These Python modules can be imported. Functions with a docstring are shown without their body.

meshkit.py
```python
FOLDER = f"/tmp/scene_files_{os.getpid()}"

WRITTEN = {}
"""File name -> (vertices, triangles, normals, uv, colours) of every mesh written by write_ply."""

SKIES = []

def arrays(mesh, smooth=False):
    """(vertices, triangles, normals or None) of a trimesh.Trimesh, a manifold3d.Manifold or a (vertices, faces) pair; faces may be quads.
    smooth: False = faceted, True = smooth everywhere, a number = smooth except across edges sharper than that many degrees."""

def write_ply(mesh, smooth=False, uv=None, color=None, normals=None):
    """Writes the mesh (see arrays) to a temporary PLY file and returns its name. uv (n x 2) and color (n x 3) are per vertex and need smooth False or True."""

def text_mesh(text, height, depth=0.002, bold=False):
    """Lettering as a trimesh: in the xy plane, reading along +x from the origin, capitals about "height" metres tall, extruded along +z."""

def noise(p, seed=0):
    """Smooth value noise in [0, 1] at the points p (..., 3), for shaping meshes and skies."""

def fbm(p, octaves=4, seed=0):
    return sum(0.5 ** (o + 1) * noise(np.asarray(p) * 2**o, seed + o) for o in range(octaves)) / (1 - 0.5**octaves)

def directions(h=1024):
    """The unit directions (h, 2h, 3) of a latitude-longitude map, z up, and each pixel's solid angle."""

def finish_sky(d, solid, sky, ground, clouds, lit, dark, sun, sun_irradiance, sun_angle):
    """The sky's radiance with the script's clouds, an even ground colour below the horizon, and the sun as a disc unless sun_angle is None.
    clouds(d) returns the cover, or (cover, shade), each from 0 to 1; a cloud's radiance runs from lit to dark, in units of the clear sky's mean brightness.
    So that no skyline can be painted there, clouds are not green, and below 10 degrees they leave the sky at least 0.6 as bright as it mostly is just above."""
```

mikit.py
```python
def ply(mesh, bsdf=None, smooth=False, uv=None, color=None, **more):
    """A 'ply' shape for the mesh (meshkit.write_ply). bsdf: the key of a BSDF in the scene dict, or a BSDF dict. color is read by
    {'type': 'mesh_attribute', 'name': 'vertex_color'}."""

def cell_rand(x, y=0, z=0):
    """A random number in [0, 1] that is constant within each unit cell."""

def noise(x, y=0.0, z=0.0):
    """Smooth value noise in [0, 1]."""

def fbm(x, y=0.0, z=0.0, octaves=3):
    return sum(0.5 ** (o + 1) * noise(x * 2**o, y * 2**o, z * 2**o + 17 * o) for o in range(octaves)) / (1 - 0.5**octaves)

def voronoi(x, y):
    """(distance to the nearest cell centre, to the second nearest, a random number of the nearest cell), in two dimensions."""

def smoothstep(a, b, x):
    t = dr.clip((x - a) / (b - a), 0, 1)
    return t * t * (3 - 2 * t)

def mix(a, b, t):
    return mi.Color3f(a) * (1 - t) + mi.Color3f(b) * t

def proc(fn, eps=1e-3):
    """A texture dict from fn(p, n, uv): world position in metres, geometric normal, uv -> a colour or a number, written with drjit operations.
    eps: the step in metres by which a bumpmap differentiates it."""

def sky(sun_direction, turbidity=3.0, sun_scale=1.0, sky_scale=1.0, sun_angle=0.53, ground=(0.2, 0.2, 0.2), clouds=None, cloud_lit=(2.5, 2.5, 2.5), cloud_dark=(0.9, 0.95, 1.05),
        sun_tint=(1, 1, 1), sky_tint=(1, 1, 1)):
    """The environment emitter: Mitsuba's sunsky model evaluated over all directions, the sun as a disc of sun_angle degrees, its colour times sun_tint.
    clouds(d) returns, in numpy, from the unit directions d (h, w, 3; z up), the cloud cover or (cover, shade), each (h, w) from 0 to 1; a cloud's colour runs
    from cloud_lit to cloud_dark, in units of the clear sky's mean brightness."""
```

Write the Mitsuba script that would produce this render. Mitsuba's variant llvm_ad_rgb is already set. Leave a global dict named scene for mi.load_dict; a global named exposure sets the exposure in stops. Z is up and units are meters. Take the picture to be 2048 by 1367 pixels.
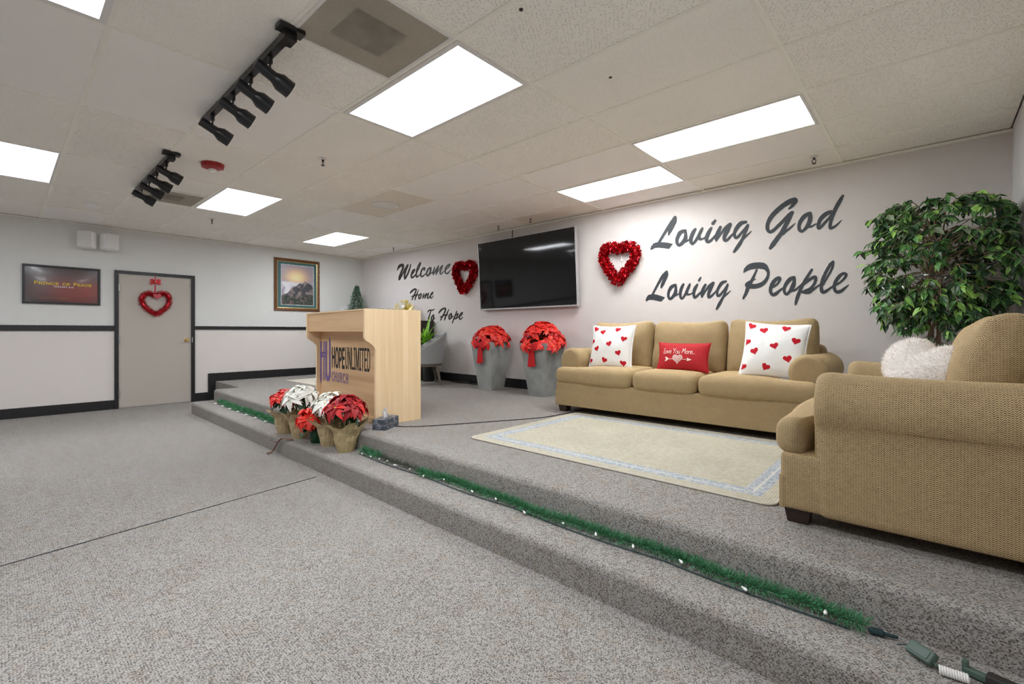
import math, json, random
import numpy as np, trimesh, drjit as dr, mitsuba as mi, mikit, meshkit
from shapely.geometry import Polygon, Point, LineString, box as sbox
from shapely.ops import unary_union
from shapely import affinity
from mikit import ply, proc, noise, fbm, cell_rand, smoothstep, mix

T = mi.ScalarTransform4f
scene, labels = {}, {}
pi = math.pi

# ------------------------------------------------------------------ camera, light levels, exposure
YAW, CAM_Z = 0.7349, 1.1325
scene['camera'] = {'type': 'perspective', 'fov': 95.73, 'fov_axis': 'x', 'near_clip': 0.02, 'far_clip': 60.0,
                   'principal_point_offset_y': 0.0153,
                   'to_world': T().look_at(origin=[0, 0, CAM_Z], target=[-math.sin(YAW), math.cos(YAW), CAM_Z], up=[0, 0, 1])}
PANEL = (2.32, 2.42, 2.56)          # radiance of the ceiling light panels
TUBE_LOW, TUBE_HIGH = 0.20, 3.5    # the two older fixtures: between and under their tubes
exposure = 2.74
CARPET = 0.58                       # overall tone of the carpet yarn

# ------------------------------------------------------------------ the room, in metres (floor z = 0, camera above the origin)
XL, XR, YB, YF, ZC = -8.861, 0.455, 5.092, -4.6, 2.6495
ZS1, ZS2 = 0.150, 0.305            # tread and stage heights
def riser(base): return lambda x: base - 0.0139 * (x + 0.5)
R1, R2 = riser(1.685), riser(1.957)

# ------------------------------------------------------------------ helpers
def lin(r, g, b):
    return [((c / 255 + 0.055) / 1.055) ** 2.4 if c > 10 else c / 255 / 12.92 for c in (r, g, b)]
def rgb(c): return {'type': 'rgb', 'value': list(c)}
def mat(name, color, rough=0.6, **k):
    tex = color if isinstance(color, dict) else rgb(color)
    scene[name] = {'type': 'twosided', 'bsdf': {'type': 'principled', 'base_color': tex, 'roughness': rough, **k}}
    return name
def matte(name, color):
    tex = color if isinstance(color, dict) else rgb(color)
    scene[name] = {'type': 'twosided', 'bsdf': {'type': 'diffuse', 'reflectance': tex}}
    return name
def free(key):
    if key not in scene and key not in labels: return key
    i = 1
    while f'{key}_{i:03d}' in scene or f'{key}_{i:03d}' in labels: i += 1
    return f'{key}_{i:03d}'
def thing(name, label, cat, group=None):
    key = free(name)
    labels[key] = {'label': label, 'category': cat}
    if group: labels[key]['group'] = group
    return key
def put(key, mesh, bsdf, smooth=False, **more):
    scene[key] = ply(mesh, bsdf, smooth=smooth, **more)
    return key
def obj(name, mesh, bsdf, label, cat, smooth=False, group=None, kind=None):
    key = thing(name, label, cat, group)
    if kind: labels[key]['kind'] = kind
    return put(key, mesh, bsdf, smooth)
def part(parent, name, mesh, bsdf, smooth=False, label=None, kind=None, **more):
    key = free(parent + '__' + name)
    put(key, mesh, bsdf, smooth, **more)
    if label or kind: labels[key] = {a: b for a, b in (('label', label), ('kind', kind)) if b}
    return key
def struct(name, mesh, bsdf, label=None, smooth=False):
    labels[name] = {'kind': 'structure'}
    if label: labels[name]['label'] = label
    return put(name, mesh, bsdf, smooth)

def join(ms):
    vs, fs, n = [], [], 0
    for v, f in ms:
        vs.append(v); fs.append(np.asarray(f) + n); n += len(v)
    return np.vstack(vs), np.vstack(fs)
def tri(m): return np.array(m.vertices, float), np.array(m.faces, int)
def rot(axis, a):
    c, s = math.cos(a), math.sin(a)
    return np.array({'x': [[1, 0, 0], [0, c, -s], [0, s, c]], 'y': [[c, 0, s], [0, 1, 0], [-s, 0, c]], 'z': [[c, -s, 0], [s, c, 0], [0, 0, 1]]}[axis], float)
def xf(m, R=None, t=(0, 0, 0)):
    v = np.asarray(m[0], float)
    if R is not None: v = v @ np.asarray(R).T
    f = np.asarray(m[1])
    if R is not None and np.linalg.det(R) < 0: f = f[:, ::-1]
    return v + np.asarray(t, float), f
BF = np.array([[0, 2, 1], [0, 3, 2], [4, 5, 6], [4, 6, 7], [0, 1, 5], [0, 5, 4], [1, 2, 6], [1, 6, 5], [2, 3, 7], [2, 7, 6], [3, 0, 4], [3, 4, 7]])
def hexa(bottom, top): return np.vstack([bottom, top]).astype(float), BF.copy()
def box(x0, x1, y0, y1, z0, z1):
    q = [[x0, y0], [x1, y0], [x1, y1], [x0, y1]]
    return hexa([[*p, z0] for p in q], [[*p, z1] for p in q])
def axis_pts(h, r, k, mid):
    e = h - r + r * np.sin(np.linspace(0, pi / 2, k + 1))
    m = np.linspace(-(h - r), h - r, mid + 2)[1:-1]
    return np.unique(np.round(np.concatenate([-e, m, e]), 6))
def rbox(sx, sy, sz, r, k=3, mid=2, fn=None):
    """Rounded box about the origin; fn(vertices) reshapes it."""
    h = np.array([sx, sy, sz]) / 2
    r = min(r, h.min() * 0.999)
    mids = (mid,) * 3 if np.isscalar(mid) else mid
    ax = [axis_pts(h[i], r, k, mids[i]) for i in range(3)]
    vs, fs, n = [], [], 0
    for i in range(3):
        a, b = [(1, 2), (2, 0), (0, 1)][i]
        A, B = np.meshgrid(ax[a], ax[b], indexing='ij')
        na, nb = len(ax[a]), len(ax[b])
        I, J = np.meshgrid(range(na - 1), range(nb - 1), indexing='ij')
        q = np.stack([I * nb + J, (I + 1) * nb + J, (I + 1) * nb + J + 1, I * nb + J + 1], -1).reshape(-1, 4)
        for s in (-1, 1):
            v = np.zeros((na * nb, 3)); v[:, i] = s * h[i]; v[:, a] = A.ravel(); v[:, b] = B.ravel()
            qq = q if s > 0 else q[:, ::-1]
            vs.append(v); fs.append(np.vstack([qq[:, [0, 1, 2]], qq[:, [0, 2, 3]]]) + n); n += len(v)
    m = trimesh.Trimesh(np.vstack(vs), np.vstack(fs), process=False); m.merge_vertices(digits_vertex=6)
    v = np.array(m.vertices); inner = np.clip(v, -(h - r), h - r); d = v - inner
    L = np.linalg.norm(d, axis=1, keepdims=True)
    v = inner + d / np.maximum(L, 1e-9) * r
    if fn is not None: v = fn(v)
    return v, np.array(m.faces)
def frames(p):
    p = np.asarray(p, float)
    t = np.gradient(p, axis=0); t /= np.linalg.norm(t, axis=1, keepdims=True) + 1e-12
    a = np.cross(t[0], [0, 0, 1.0] if abs(t[0][2]) < 0.9 else [1.0, 0, 0]); a /= np.linalg.norm(a)
    A = []
    for ti in t:
        a = a - ti * (a @ ti); a = a / (np.linalg.norm(a) + 1e-12); A.append(a)
    A = np.array(A)
    return p, t, A, np.cross(t, A)
def loft(rings, caps=True):
    """rings: (m, n, 3), closed rings."""
    R = np.asarray(rings, float); m, n = R.shape[:2]
    I, J = np.meshgrid(range(m - 1), range(n), indexing='ij')
    q = np.stack([I * n + J, I * n + (J + 1) % n, (I + 1) * n + (J + 1) % n, (I + 1) * n + J], -1).reshape(-1, 4)
    v = R.reshape(-1, 3); f = [q[:, [0, 1, 2]], q[:, [0, 2, 3]]]
    if caps:
        v = np.vstack([v, R[0].mean(0), R[-1].mean(0)]); j = np.arange(n)
        f += [np.stack([(j + 1) % n, j, j * 0 + m * n], 1), np.stack([j, (j + 1) % n, j * 0 + m * n + 1], 1) + np.array([[(m - 1) * n, (m - 1) * n, 0]])]
    return v, np.vstack(f)
def tube(pts, r, sides=8, caps=True):
    p, t, A, B = frames(pts)
    rr = np.broadcast_to(r, (len(p),))[:, None, None]
    an = np.arange(sides) * 2 * pi / sides
    return loft(p[:, None] + rr * (np.cos(an)[None, :, None] * A[:, None] + np.sin(an)[None, :, None] * B[:, None]), caps)
def lathe(prof, n=24, caps=True):
    """prof: (radius, z) pairs from below upwards."""
    an = np.arange(n) * 2 * pi / n
    return loft([np.stack([r * np.cos(an), r * np.sin(an), an * 0 + z], 1) for r, z in prof], caps)
def aim(m, d, at):
    """Turns a mesh built along +z to point along d."""
    d = np.asarray(d, float) / np.linalg.norm(d)
    a = np.cross([0, 0, 1.0] if abs(d[2]) < 0.95 else [1.0, 0, 0], d); a /= np.linalg.norm(a)
    return xf(m, np.stack([a, np.cross(d, a), d], 1), at)
def extrude(poly, depth):
    gs = [g for g in getattr(poly, 'geoms', [poly]) if g.area > 1e-9]
    return join([tri(trimesh.creation.extrude_polygon(g, depth, engine='earcut')) for g in gs])
TO_XZ = np.array([[1, 0, 0], [0, 0, -1], [0, 1, 0]], float)        # drawn x, y -> world x, z; depth towards -y
TO_YZ = np.array([[0, 0, 1], [1, 0, 0], [0, 1, 0]], float)         # drawn x, y -> world y, z; depth towards +x
def catmull(P, n=8, closed=False):
    P = np.asarray(P, float)
    Q = np.vstack([P[-1], P, P[0], P[1]]) if closed else np.vstack([2 * P[0] - P[1], P, 2 * P[-1] - P[-2]])
    out, t = [], np.linspace(0, 1, n, endpoint=False)[:, None]
    for i in range(1, len(Q) - 2):
        a, b, c, d = Q[i - 1:i + 3]
        out.append(.5 * (2 * b + (c - a) * t + (2 * a - 5 * b + 4 * c - d) * t ** 2 + (3 * b - a - 3 * c + d) * t ** 3))
    if not closed: out.append(P[-1:])
    return np.vstack(out)
def fit_text(text, x0, x1, y0, y1, depth, bold=False):
    v, f = tri(meshkit.text_mesh(text, 0.1, depth, bold))
    lo, hi = v.min(0), v.max(0)
    v[:, 0] = x0 + (v[:, 0] - lo[0]) / (hi[0] - lo[0]) * (x1 - x0)
    v[:, 1] = y0 + (v[:, 1] - lo[1]) / (hi[1] - lo[1]) * (y1 - y0)
    return v, f
def heart2d(s, n=40):
    t = np.linspace(0, 2 * pi, n, endpoint=False)
    return np.stack([16 * np.sin(t) ** 3, 13 * np.cos(t) - 5 * np.cos(2 * t) - 2 * np.cos(3 * t) - np.cos(4 * t) + 2], 1) / 32 * s

# ------------------------------------------------------------------ materials
def fr(x): return x - dr.floor(x)
def carpet_fn(p, n, uv):
    a, b = p.x, p.y + p.z
    v = b / 0.0085
    i = dr.floor(v)
    u = a / 0.0105 + 0.5 * i + 0.5 * noise(a * 60, b * 60)
    j = dr.floor(u)
    r1, r2, r3 = cell_rand(j, i, 3), cell_rand(j, i, 7), cell_rand(j, i, 11)
    fu, fv = u - j - 0.3 - 0.4 * r1, v - i - 0.3 - 0.4 * r2
    d = dr.sqrt(dr.square(fu * 1.4) + dr.square(fv * (1.1 + 0.8 * r3))) + 0.5 * (noise(a * 290, b * 290) - 0.5)
    fleck = (1 - smoothstep(0.18, 0.46, d)) * (0.25 + 0.75 * r2)
    grit = smoothstep(0.22, 0.62, 0.6 * noise(a * 190 + 3, b * 230) + 0.4 * noise(a * 420, b * 420 + 5))
    big = 0.94 + 0.12 * fbm(a * 1.7, b * 1.7, 0, 3)
    c = mix((0.66, 0.625, 0.585), (0.63, 0.57, 0.51), smoothstep(0.55, 0.85, noise(a * 26, b * 26)))
    c = mix(c * 0.44, c, grit)
    return mix(c, (0.07, 0.062, 0.055), fleck * 0.93) * (big * CARPET)
matte('carpet_mat', proc(carpet_fn))
def weave_fn(p, n, uv):
    ax, ay, az = dr.abs(n.x), dr.abs(n.y), dr.abs(n.z)
    a = dr.select((ax > ay) & (ax > az), p.y, p.x)
    b = dr.select((az > ax) & (az > ay), p.y, p.z)
    q = a / 0.0175
    tri_ = dr.abs(fr(q) - 0.5) * 2
    w = fr(b / 0.0072 + tri_ * 1.25)
    jog = smoothstep(0.0, 0.13, dr.abs(fr(q * 2) - 0.5))
    dark = smoothstep(0.36, 0.50, w) * (1 - smoothstep(0.90, 1.0, w)) * (0.35 + 0.65 * jog)
    wear = fbm(a * 5, b * 5, p.y * 3, 3)
    c = mix((0.575, 0.425, 0.220), (0.485, 0.35, 0.175), wear)
    return mix(c, (0.095, 0.058, 0.030), dark * (0.80 + 0.2 * noise(a * 90, b * 90)))
mat('weave_mat', proc(weave_fn), 0.85, sheen=0.35)
def wood_front_fn(p, n, uv):
    k = fbm(p.x * 1.6, p.z * 26, p.y * 3, 4)
    l = fbm(p.x * 0.8, p.z * 7, 5.0, 2)
    return mix((0.68, 0.46, 0.26), (0.50, 0.31, 0.155), smoothstep(0.3, 0.75, 0.5 * k + 0.5 * l))
mat('maple_panel_mat', proc(wood_front_fn), 0.45)
def wood_side_fn(p, n, uv):
    s = p.y + 0.08 * p.x
    band = cell_rand(dr.floor(s / 0.055 + 0.4 * noise(p.z * 0.8)), 3, 1)
    k = fbm(s * 40, p.z * 2.2, 0, 4)
    return mix((0.82, 0.63, 0.40), (0.66, 0.47, 0.265), dr.clip(0.55 * band + 0.7 * (k - 0.3), 0, 1))
mat('maple_side_mat', proc(wood_side_fn), 0.45)
def dashes(x, y, size, length, width, rate):
    u, v = x / size, y / size
    i, j = dr.floor(u), dr.floor(v)
    fx, fy = u - i - 0.3 - 0.4 * cell_rand(i, j, 1), v - j - 0.3 - 0.4 * cell_rand(i, j, 2)
    an = cell_rand(i, j, 3) * 3.14
    ca, sa = dr.cos(an), dr.sin(an)
    du, dv = dr.abs(fx * ca + fy * sa), dr.abs(fy * ca - fx * sa + 0.25 * fx * fx)
    on = (cell_rand(i, j, 4) < rate)
    d = (1 - smoothstep(length * 0.7, length, du)) * (1 - smoothstep(width * 0.5, width, dv))
    return dr.select(on, d, 0)
def tile_rough_fn(p, n, uv):
    d = dashes(p.x * 0.89 + p.y * 0.45, p.y * 0.89 - p.x * 0.45, 0.021, 0.30, 0.075, 0.62) + dashes(p.x * 0.5 - p.y * 0.866 + 3.3, p.y * 0.5 + p.x * 0.866 + 1.1, 0.019, 0.25, 0.08, 0.5)
    return mix((0.93, 0.905, 0.85), (0.38, 0.35, 0.31), dr.clip(d, 0, 1) * 0.85) * (0.96 + 0.08 * fbm(p.x * 2, p.y * 2))
def tile_fine_fn(p, n, uv):
    d = dashes(p.x * 0.89 + p.y * 0.45, p.y * 0.89 - p.x * 0.45, 0.015, 0.26, 0.10, 0.6) * 0.7
    return mix((0.93, 0.905, 0.85), (0.48, 0.45, 0.40), dr.clip(d, 0, 1) * 0.7) * (0.96 + 0.08 * fbm(p.x * 2, p.y * 2))
matte('tile_rough_mat', proc(tile_rough_fn)); matte('tile_fine_mat', proc(tile_fine_fn))
matte('tile_smooth_mat', (0.93, 0.91, 0.885)); matte('tile_tan_mat', (0.82, 0.77, 0.69))
mat('tee_mat', (0.83, 0.81, 0.745), 0.6)
def wall_fn(p, n, uv): return mi.Color3f(0.675, 0.635, 0.62) * (0.97 + 0.06 * fbm(p.x * 3, p.z * 3, p.y * 3))
matte('wall_back_mat', proc(wall_fn)); matte('wall_upper_mat', (0.70, 0.70, 0.68)); matte('wall_lower_mat', (0.72, 0.67, 0.635)); matte('wall_right_mat', (0.70, 0.70, 0.71))
mat('black_trim_mat', lin(26, 27, 30), 0.4); mat('door_mat', (0.44, 0.40, 0.355), 0.5); mat('brass_mat', (0.75, 0.52, 0.22), 0.3, metallic=0.9)
mat('steel_mat', (0.62, 0.62, 0.63), 0.3, metallic=0.9); mat('silver_mat', (0.60, 0.60, 0.61), 0.38, metallic=0.7); mat('white_plastic_mat', (0.80, 0.80, 0.80), 0.4)
mat('white_metal_mat', (0.70, 0.69, 0.67), 0.45); mat('black_metal_mat', lin(18, 18, 20), 0.33); mat('lamp_glass_mat', (0.75, 0.75, 0.72), 0.15)
mat('red_alarm_mat', lin(150, 22, 24), 0.35); mat('vinyl_mat', lin(46, 52, 58), 0.55); mat('vinyl_black_mat', lin(38, 36, 34), 0.5)
mat('screen_mat', (0.006, 0.007, 0.008), 0.06, specular=0.5); mat('dark_wood_mat', lin(46, 33, 26), 0.4); mat('console_mat', lin(40, 32, 28), 0.4)
mat('red_bract_mat', lin(206, 32, 30), 0.5); mat('bright_bract_mat', lin(232, 58, 44), 0.5); mat('deep_bract_mat', lin(150, 18, 26), 0.55); mat('white_bract_mat', (0.80, 0.80, 0.74), 0.6); mat('red_velvet_mat', lin(190, 20, 28), 0.8, sheen=0.4)
mat('leaf_dark_mat', lin(50, 78, 50), 0.42); mat('leaf_mid_mat', lin(84, 130, 70), 0.42); mat('leaf_light_mat', lin(138, 182, 88), 0.45); mat('leaf_grey_mat', lin(136, 152, 124), 0.4); mat('lime_leaf_mat', lin(116, 170, 44), 0.4)
mat('bark_mat', lin(138, 116, 96), 0.8); mat('stem_mat', lin(92, 96, 60), 0.7); mat('garland_mat', lin(76, 138, 96), 0.6); mat('garland_grey_mat', lin(86, 92, 80), 0.7); mat('fir_mat', lin(60, 92, 70), 0.6); mat('fir_frost_mat', lin(150, 172, 152), 0.7)
mat('wire_green_mat', lin(24, 52, 54), 0.5); mat('bulb_mat', (0.75, 0.76, 0.74), 0.2); mat('kraft_mat', lin(178, 158, 122), 0.5, metallic=0.12); mat('kraft_gold_mat', lin(186, 168, 126), 0.38, metallic=0.25); mat('green_foil_mat', lin(24, 62, 40), 0.25, metallic=0.4)
mat('paper_mat', (0.82, 0.82, 0.82), 0.6); mat('yellow_mat', lin(196, 176, 60), 0.6); mat('tinsel_mat', (0.50, 0.010, 0.020), 0.22, metallic=0.8); mat('ribbon_mat', lin(176, 60, 70), 0.4); mat('gold_mat', (0.72, 0.55, 0.24), 0.35, metallic=0.7)
mat('logo_mat', lin(106, 86, 140), 0.5); mat('ink_mat', lin(22, 20, 20), 0.5); mat('grey_velvet_mat', lin(142, 144, 144), 0.7, sheen=0.5); mat('chair_leg_mat', lin(92, 84, 74), 0.5); mat('pot_black_mat', lin(34, 34, 36), 0.4)
mat('linen_mat', (0.86, 0.86, 0.85), 0.8); mat('heart_felt_mat', lin(190, 16, 36), 0.85); mat('red_cloth_mat', lin(178, 28, 36), 0.8); mat('print_white_mat', lin(236, 214, 206), 0.7); mat('plush_mat', (0.83, 0.80, 0.77), 0.9, sheen=0.4)
mat('plug_green_mat', lin(74, 92, 84), 0.5); mat('plug_black_mat', lin(44, 42, 40), 0.5); mat('cord_white_mat', (0.75, 0.74, 0.71), 0.5); mat('cord_brown_mat', lin(112, 76, 58), 0.5)
mat('frame_wood_mat', lin(104, 66, 34), 0.35); mat('mat_teal_mat', lin(66, 98, 98), 0.7); mat('poster_yellow_mat', lin(226, 190, 40), 0.5); mat('poster_white_mat', lin(214, 208, 208), 0.5)
def concrete_fn(p, n, uv):
    k = fbm(p.x * 7, p.z * 7, p.y * 7, 4)
    return mix((0.225, 0.24, 0.23), (0.32, 0.335, 0.32), smoothstep(0.3, 0.7, k))
mat('concrete_mat', proc(concrete_fn), 0.6)
def marble_fn(p, n, uv):
    k = fbm(p.x * 34 + 3 * noise(p.z * 30, p.y * 30), p.z * 40, p.y * 30, 3)
    return mix((0.05, 0.062, 0.08), (0.20, 0.22, 0.25), smoothstep(0.45, 0.75, k))
mat('tissue_marble_mat', proc(marble_fn), 0.4)
def grille_fn(p, n, uv):
    hole = dr.maximum(dr.abs(fr(p.x / 0.0065) - 0.5), dr.abs(fr(p.y / 0.0065) - 0.5))
    c = mix((0.52, 0.475, 0.40), (0.20, 0.18, 0.15), 1 - smoothstep(0.20, 0.34, hole))
    return c * (0.88 + 0.2 * fbm(p.x * 5, p.y * 5))
matte('grille_mat', proc(grille_fn))
def duct_fn(p, n, uv):
    hole = dr.maximum(dr.abs(fr(p.x / 0.0065) - 0.5), dr.abs(fr(p.y / 0.0065) - 0.5))
    return mix((0.36, 0.33, 0.28), (0.12, 0.11, 0.10), 1 - smoothstep(0.20, 0.34, hole)) * (0.65 + 0.6 * fbm(p.x * 14, p.y * 14))
matte('grille_duct_mat', proc(duct_fn))
RUG = (-2.655, -0.545, 2.445, 3.905)
def rug_fn(p, n, uv):
    e = dr.minimum(dr.minimum(p.x - RUG[0], RUG[1] - p.x), dr.minimum(p.y - RUG[2], RUG[3] - p.y))
    rib = dr.abs(fr(p.x / 0.013) - 0.5) * 2
    rib2 = dr.abs(fr(p.y / 0.011 + dr.floor(p.x / 0.013) * 0.5) - 0.5) * 2
    c = mix((0.60, 0.555, 0.43), (0.70, 0.665, 0.55), noise(p.x * 60, p.y * 60))
    c = c * (0.80 - 0.18 * smoothstep(0.5, 1.0, rib) - 0.10 * smoothstep(0.5, 1.0, rib2)) * (0.9 + 0.2 * fbm(p.x * 3, p.y * 3))
    fleck = 0.6 * noise(p.x * 150, p.y * 150) + 0.4 * noise(p.x * 60, p.y * 60)
    bl = mix((0.50, 0.51, 0.50), (0.29, 0.34, 0.41), smoothstep(0.25, 0.75, fleck))
    edge = e + 0.006 * (fleck - 0.5)
    band = smoothstep(0.075, 0.079, edge) * (1 - smoothstep(0.172, 0.177, edge))
    thin = smoothstep(0.118, 0.121, edge) * (1 - smoothstep(0.130, 0.133, edge))
    return mix(mix(c, bl, band), mi.Color3f(0.66, 0.64, 0.56), thin * 0.6)
matte('rug_mat', proc(rug_fn))
matte('cream_rug_mat', (0.60, 0.56, 0.47))
def poster_fn(p, n, uv):
    y, z = (p.y - 0.22) / 0.74, (p.z - 1.52) / 0.49
    k = fbm(y * 3, z * 3, 2, 4)
    red = dr.exp(-(dr.square((y - 0.68) / 0.42) + dr.square((z - 0.36) / 0.34)))
    c = mix((0.045, 0.035, 0.035), (0.25, 0.028, 0.018), dr.clip(red * (0.5 + k), 0, 1))
    band = smoothstep(0.0, 0.05, z - 0.08) * (1 - smoothstep(0.10, 0.20, z)) * smoothstep(0.1, 0.3, y) * (1 - smoothstep(0.5, 0.6, y))
    return mix(c, (0.33, 0.15, 0.05), band * 0.6 * k)
mat('poster_mat', proc(poster_fn), 0.3, clearcoat=1.0, clearcoat_gloss=0.97)
def landscape_fn(p, n, uv):
    y, z = (p.y - 3.473) / 0.60, (p.z - 1.633) / 0.738
    k = fbm(y * 4, z * 9, 1, 4)
    sun = dr.exp(-(dr.square((y - 0.45) / 0.34) + dr.square((z - 0.70) / 0.20)))
    sky = mix((0.30, 0.27, 0.33), (0.62, 0.36, 0.24), dr.clip(1.4 * sun + 0.5 * (k - 0.5), 0, 1))
    sky = mix(sky, (0.78, 0.66, 0.36), dr.clip(sun * sun * 1.1, 0, 1))
    mist = mix((0.32, 0.30, 0.38), (0.66, 0.64, 0.66), smoothstep(0.35, 0.65, fbm(y * 5, z * 6, 9, 4)))
    c = mix(mist, sky, smoothstep(0.54, 0.60, z + 0.05 * (k - 0.5)))
    ridge = 0.40 + 0.20 * noise(y * 2.6 + 1.7) + 0.06 * noise(y * 11) - 0.42 * dr.abs(y - 0.72)
    rock = mix((0.05, 0.05, 0.06), (0.24, 0.20, 0.19), smoothstep(0.4, 0.7, fbm(y * 13, z * 13, 4, 3)))
    c = mix(c, rock, 1 - smoothstep(ridge - 0.015, ridge + 0.015, z))
    front = 0.13 + 0.12 * noise(y * 5 + 9) + 0.05 * noise(y * 23)
    bush = mix((0.025, 0.045, 0.035), (0.16, 0.10, 0.10), smoothstep(0.45, 0.7, fbm(y * 30, z * 30, 7, 2)))
    return mix(c, bush, 1 - smoothstep(front - 0.02, front + 0.02, z))
mat('landscape_mat', proc(landscape_fn), 0.4, clearcoat=0.6, clearcoat_gloss=0.95)

# ------------------------------------------------------------------ the room shell
struct('floor', box(XL, XR, YF, YB, -0.06, 0.0), 'carpet_mat')
rng = np.random.default_rng(3)
ys = np.arange(-4.0, 1.70, 0.05)
seam_x = -3.331 - 0.134 * ys
left = np.stack([seam_x - 0.003 - 0.004 * rng.random(len(ys)), ys], 1); right = np.stack([seam_x + 0.003 + 0.004 * rng.random(len(ys)), ys], 1)
part('floor', 'seam', extrude(Polygon(np.vstack([left, right[::-1]])), 0.0022), 'pot_black_mat', label='dark open seam between two lengths of carpet')
def slab(pts, z0, z1, nose=0.035):
    """A carpeted platform: outline pts (its first edge is the front), with a rounded front nosing."""
    a = np.linspace(0, pi / 2, 7)
    (xa, ya), (xb, yb) = pts[0], pts[1]
    prof = [(0, z0)] + [(nose * (1 - math.cos(t)), z1 - nose + nose * math.sin(t)) for t in a]
    rings = []
    for x, y, back in ((xa, ya, pts[3][1]), (xb, yb, pts[2][1])):
        rings.append([[x, y + d, z] for d, z in prof] + [[x, back, z1], [x, back, z0]])
    return loft(rings)
XE = -7.60
struct('stage_step', slab([(XE, R1(XE)), (XR, R1(XR)), (XR, R2(XR) + .1), (XE, R2(XE) + .1)], 0, ZS1), 'carpet_mat', 'low carpeted step along the front of the stage', smooth=25)
struct('stage_platform', slab([(XE, R2(XE)), (XR, R2(XR)), (XR, YB), (XE, YB)], 0, ZS2), 'carpet_mat', 'carpeted stage platform', smooth=25)
part('stage_platform', 'side_section', slab([(XL, 2.415), (XE + .02, 2.40), (XE + .02, YB), (XL, YB)], 0, ZS2 - 0.0006, 0.012), 'carpet_mat', smooth=25)
struct('wall_back', box(XL - .1, XR + .1, YB, YB + .1, 0, ZC + .1), 'wall_back_mat')
struct('wall_right', box(XR, XR + .1, YF, YB, 0, ZC + .1), 'wall_right_mat')
struct('wall_front', box(XL - .1, XR + .1, YF - .1, YF, 0, ZC + .1), 'wall_upper_mat')
struct('wall_left', box(XL - .1, XL, YF, YB, 0, ZC + .1), 'wall_upper_mat')
for y0, y1 in ((YF, 1.125), (2.12, YB)):
    part('wall_left', 'wainscot', box(XL - .01, XL + .0025, y0, y1, 0, 1.18), 'wall_lower_mat', label='beige lower part of the wall')
struct('trim_1', box(XL, XL + .022, YF, 1.125, 1.143, 1.218), 'black_trim_mat', 'black chair rail left of the door')
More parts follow.
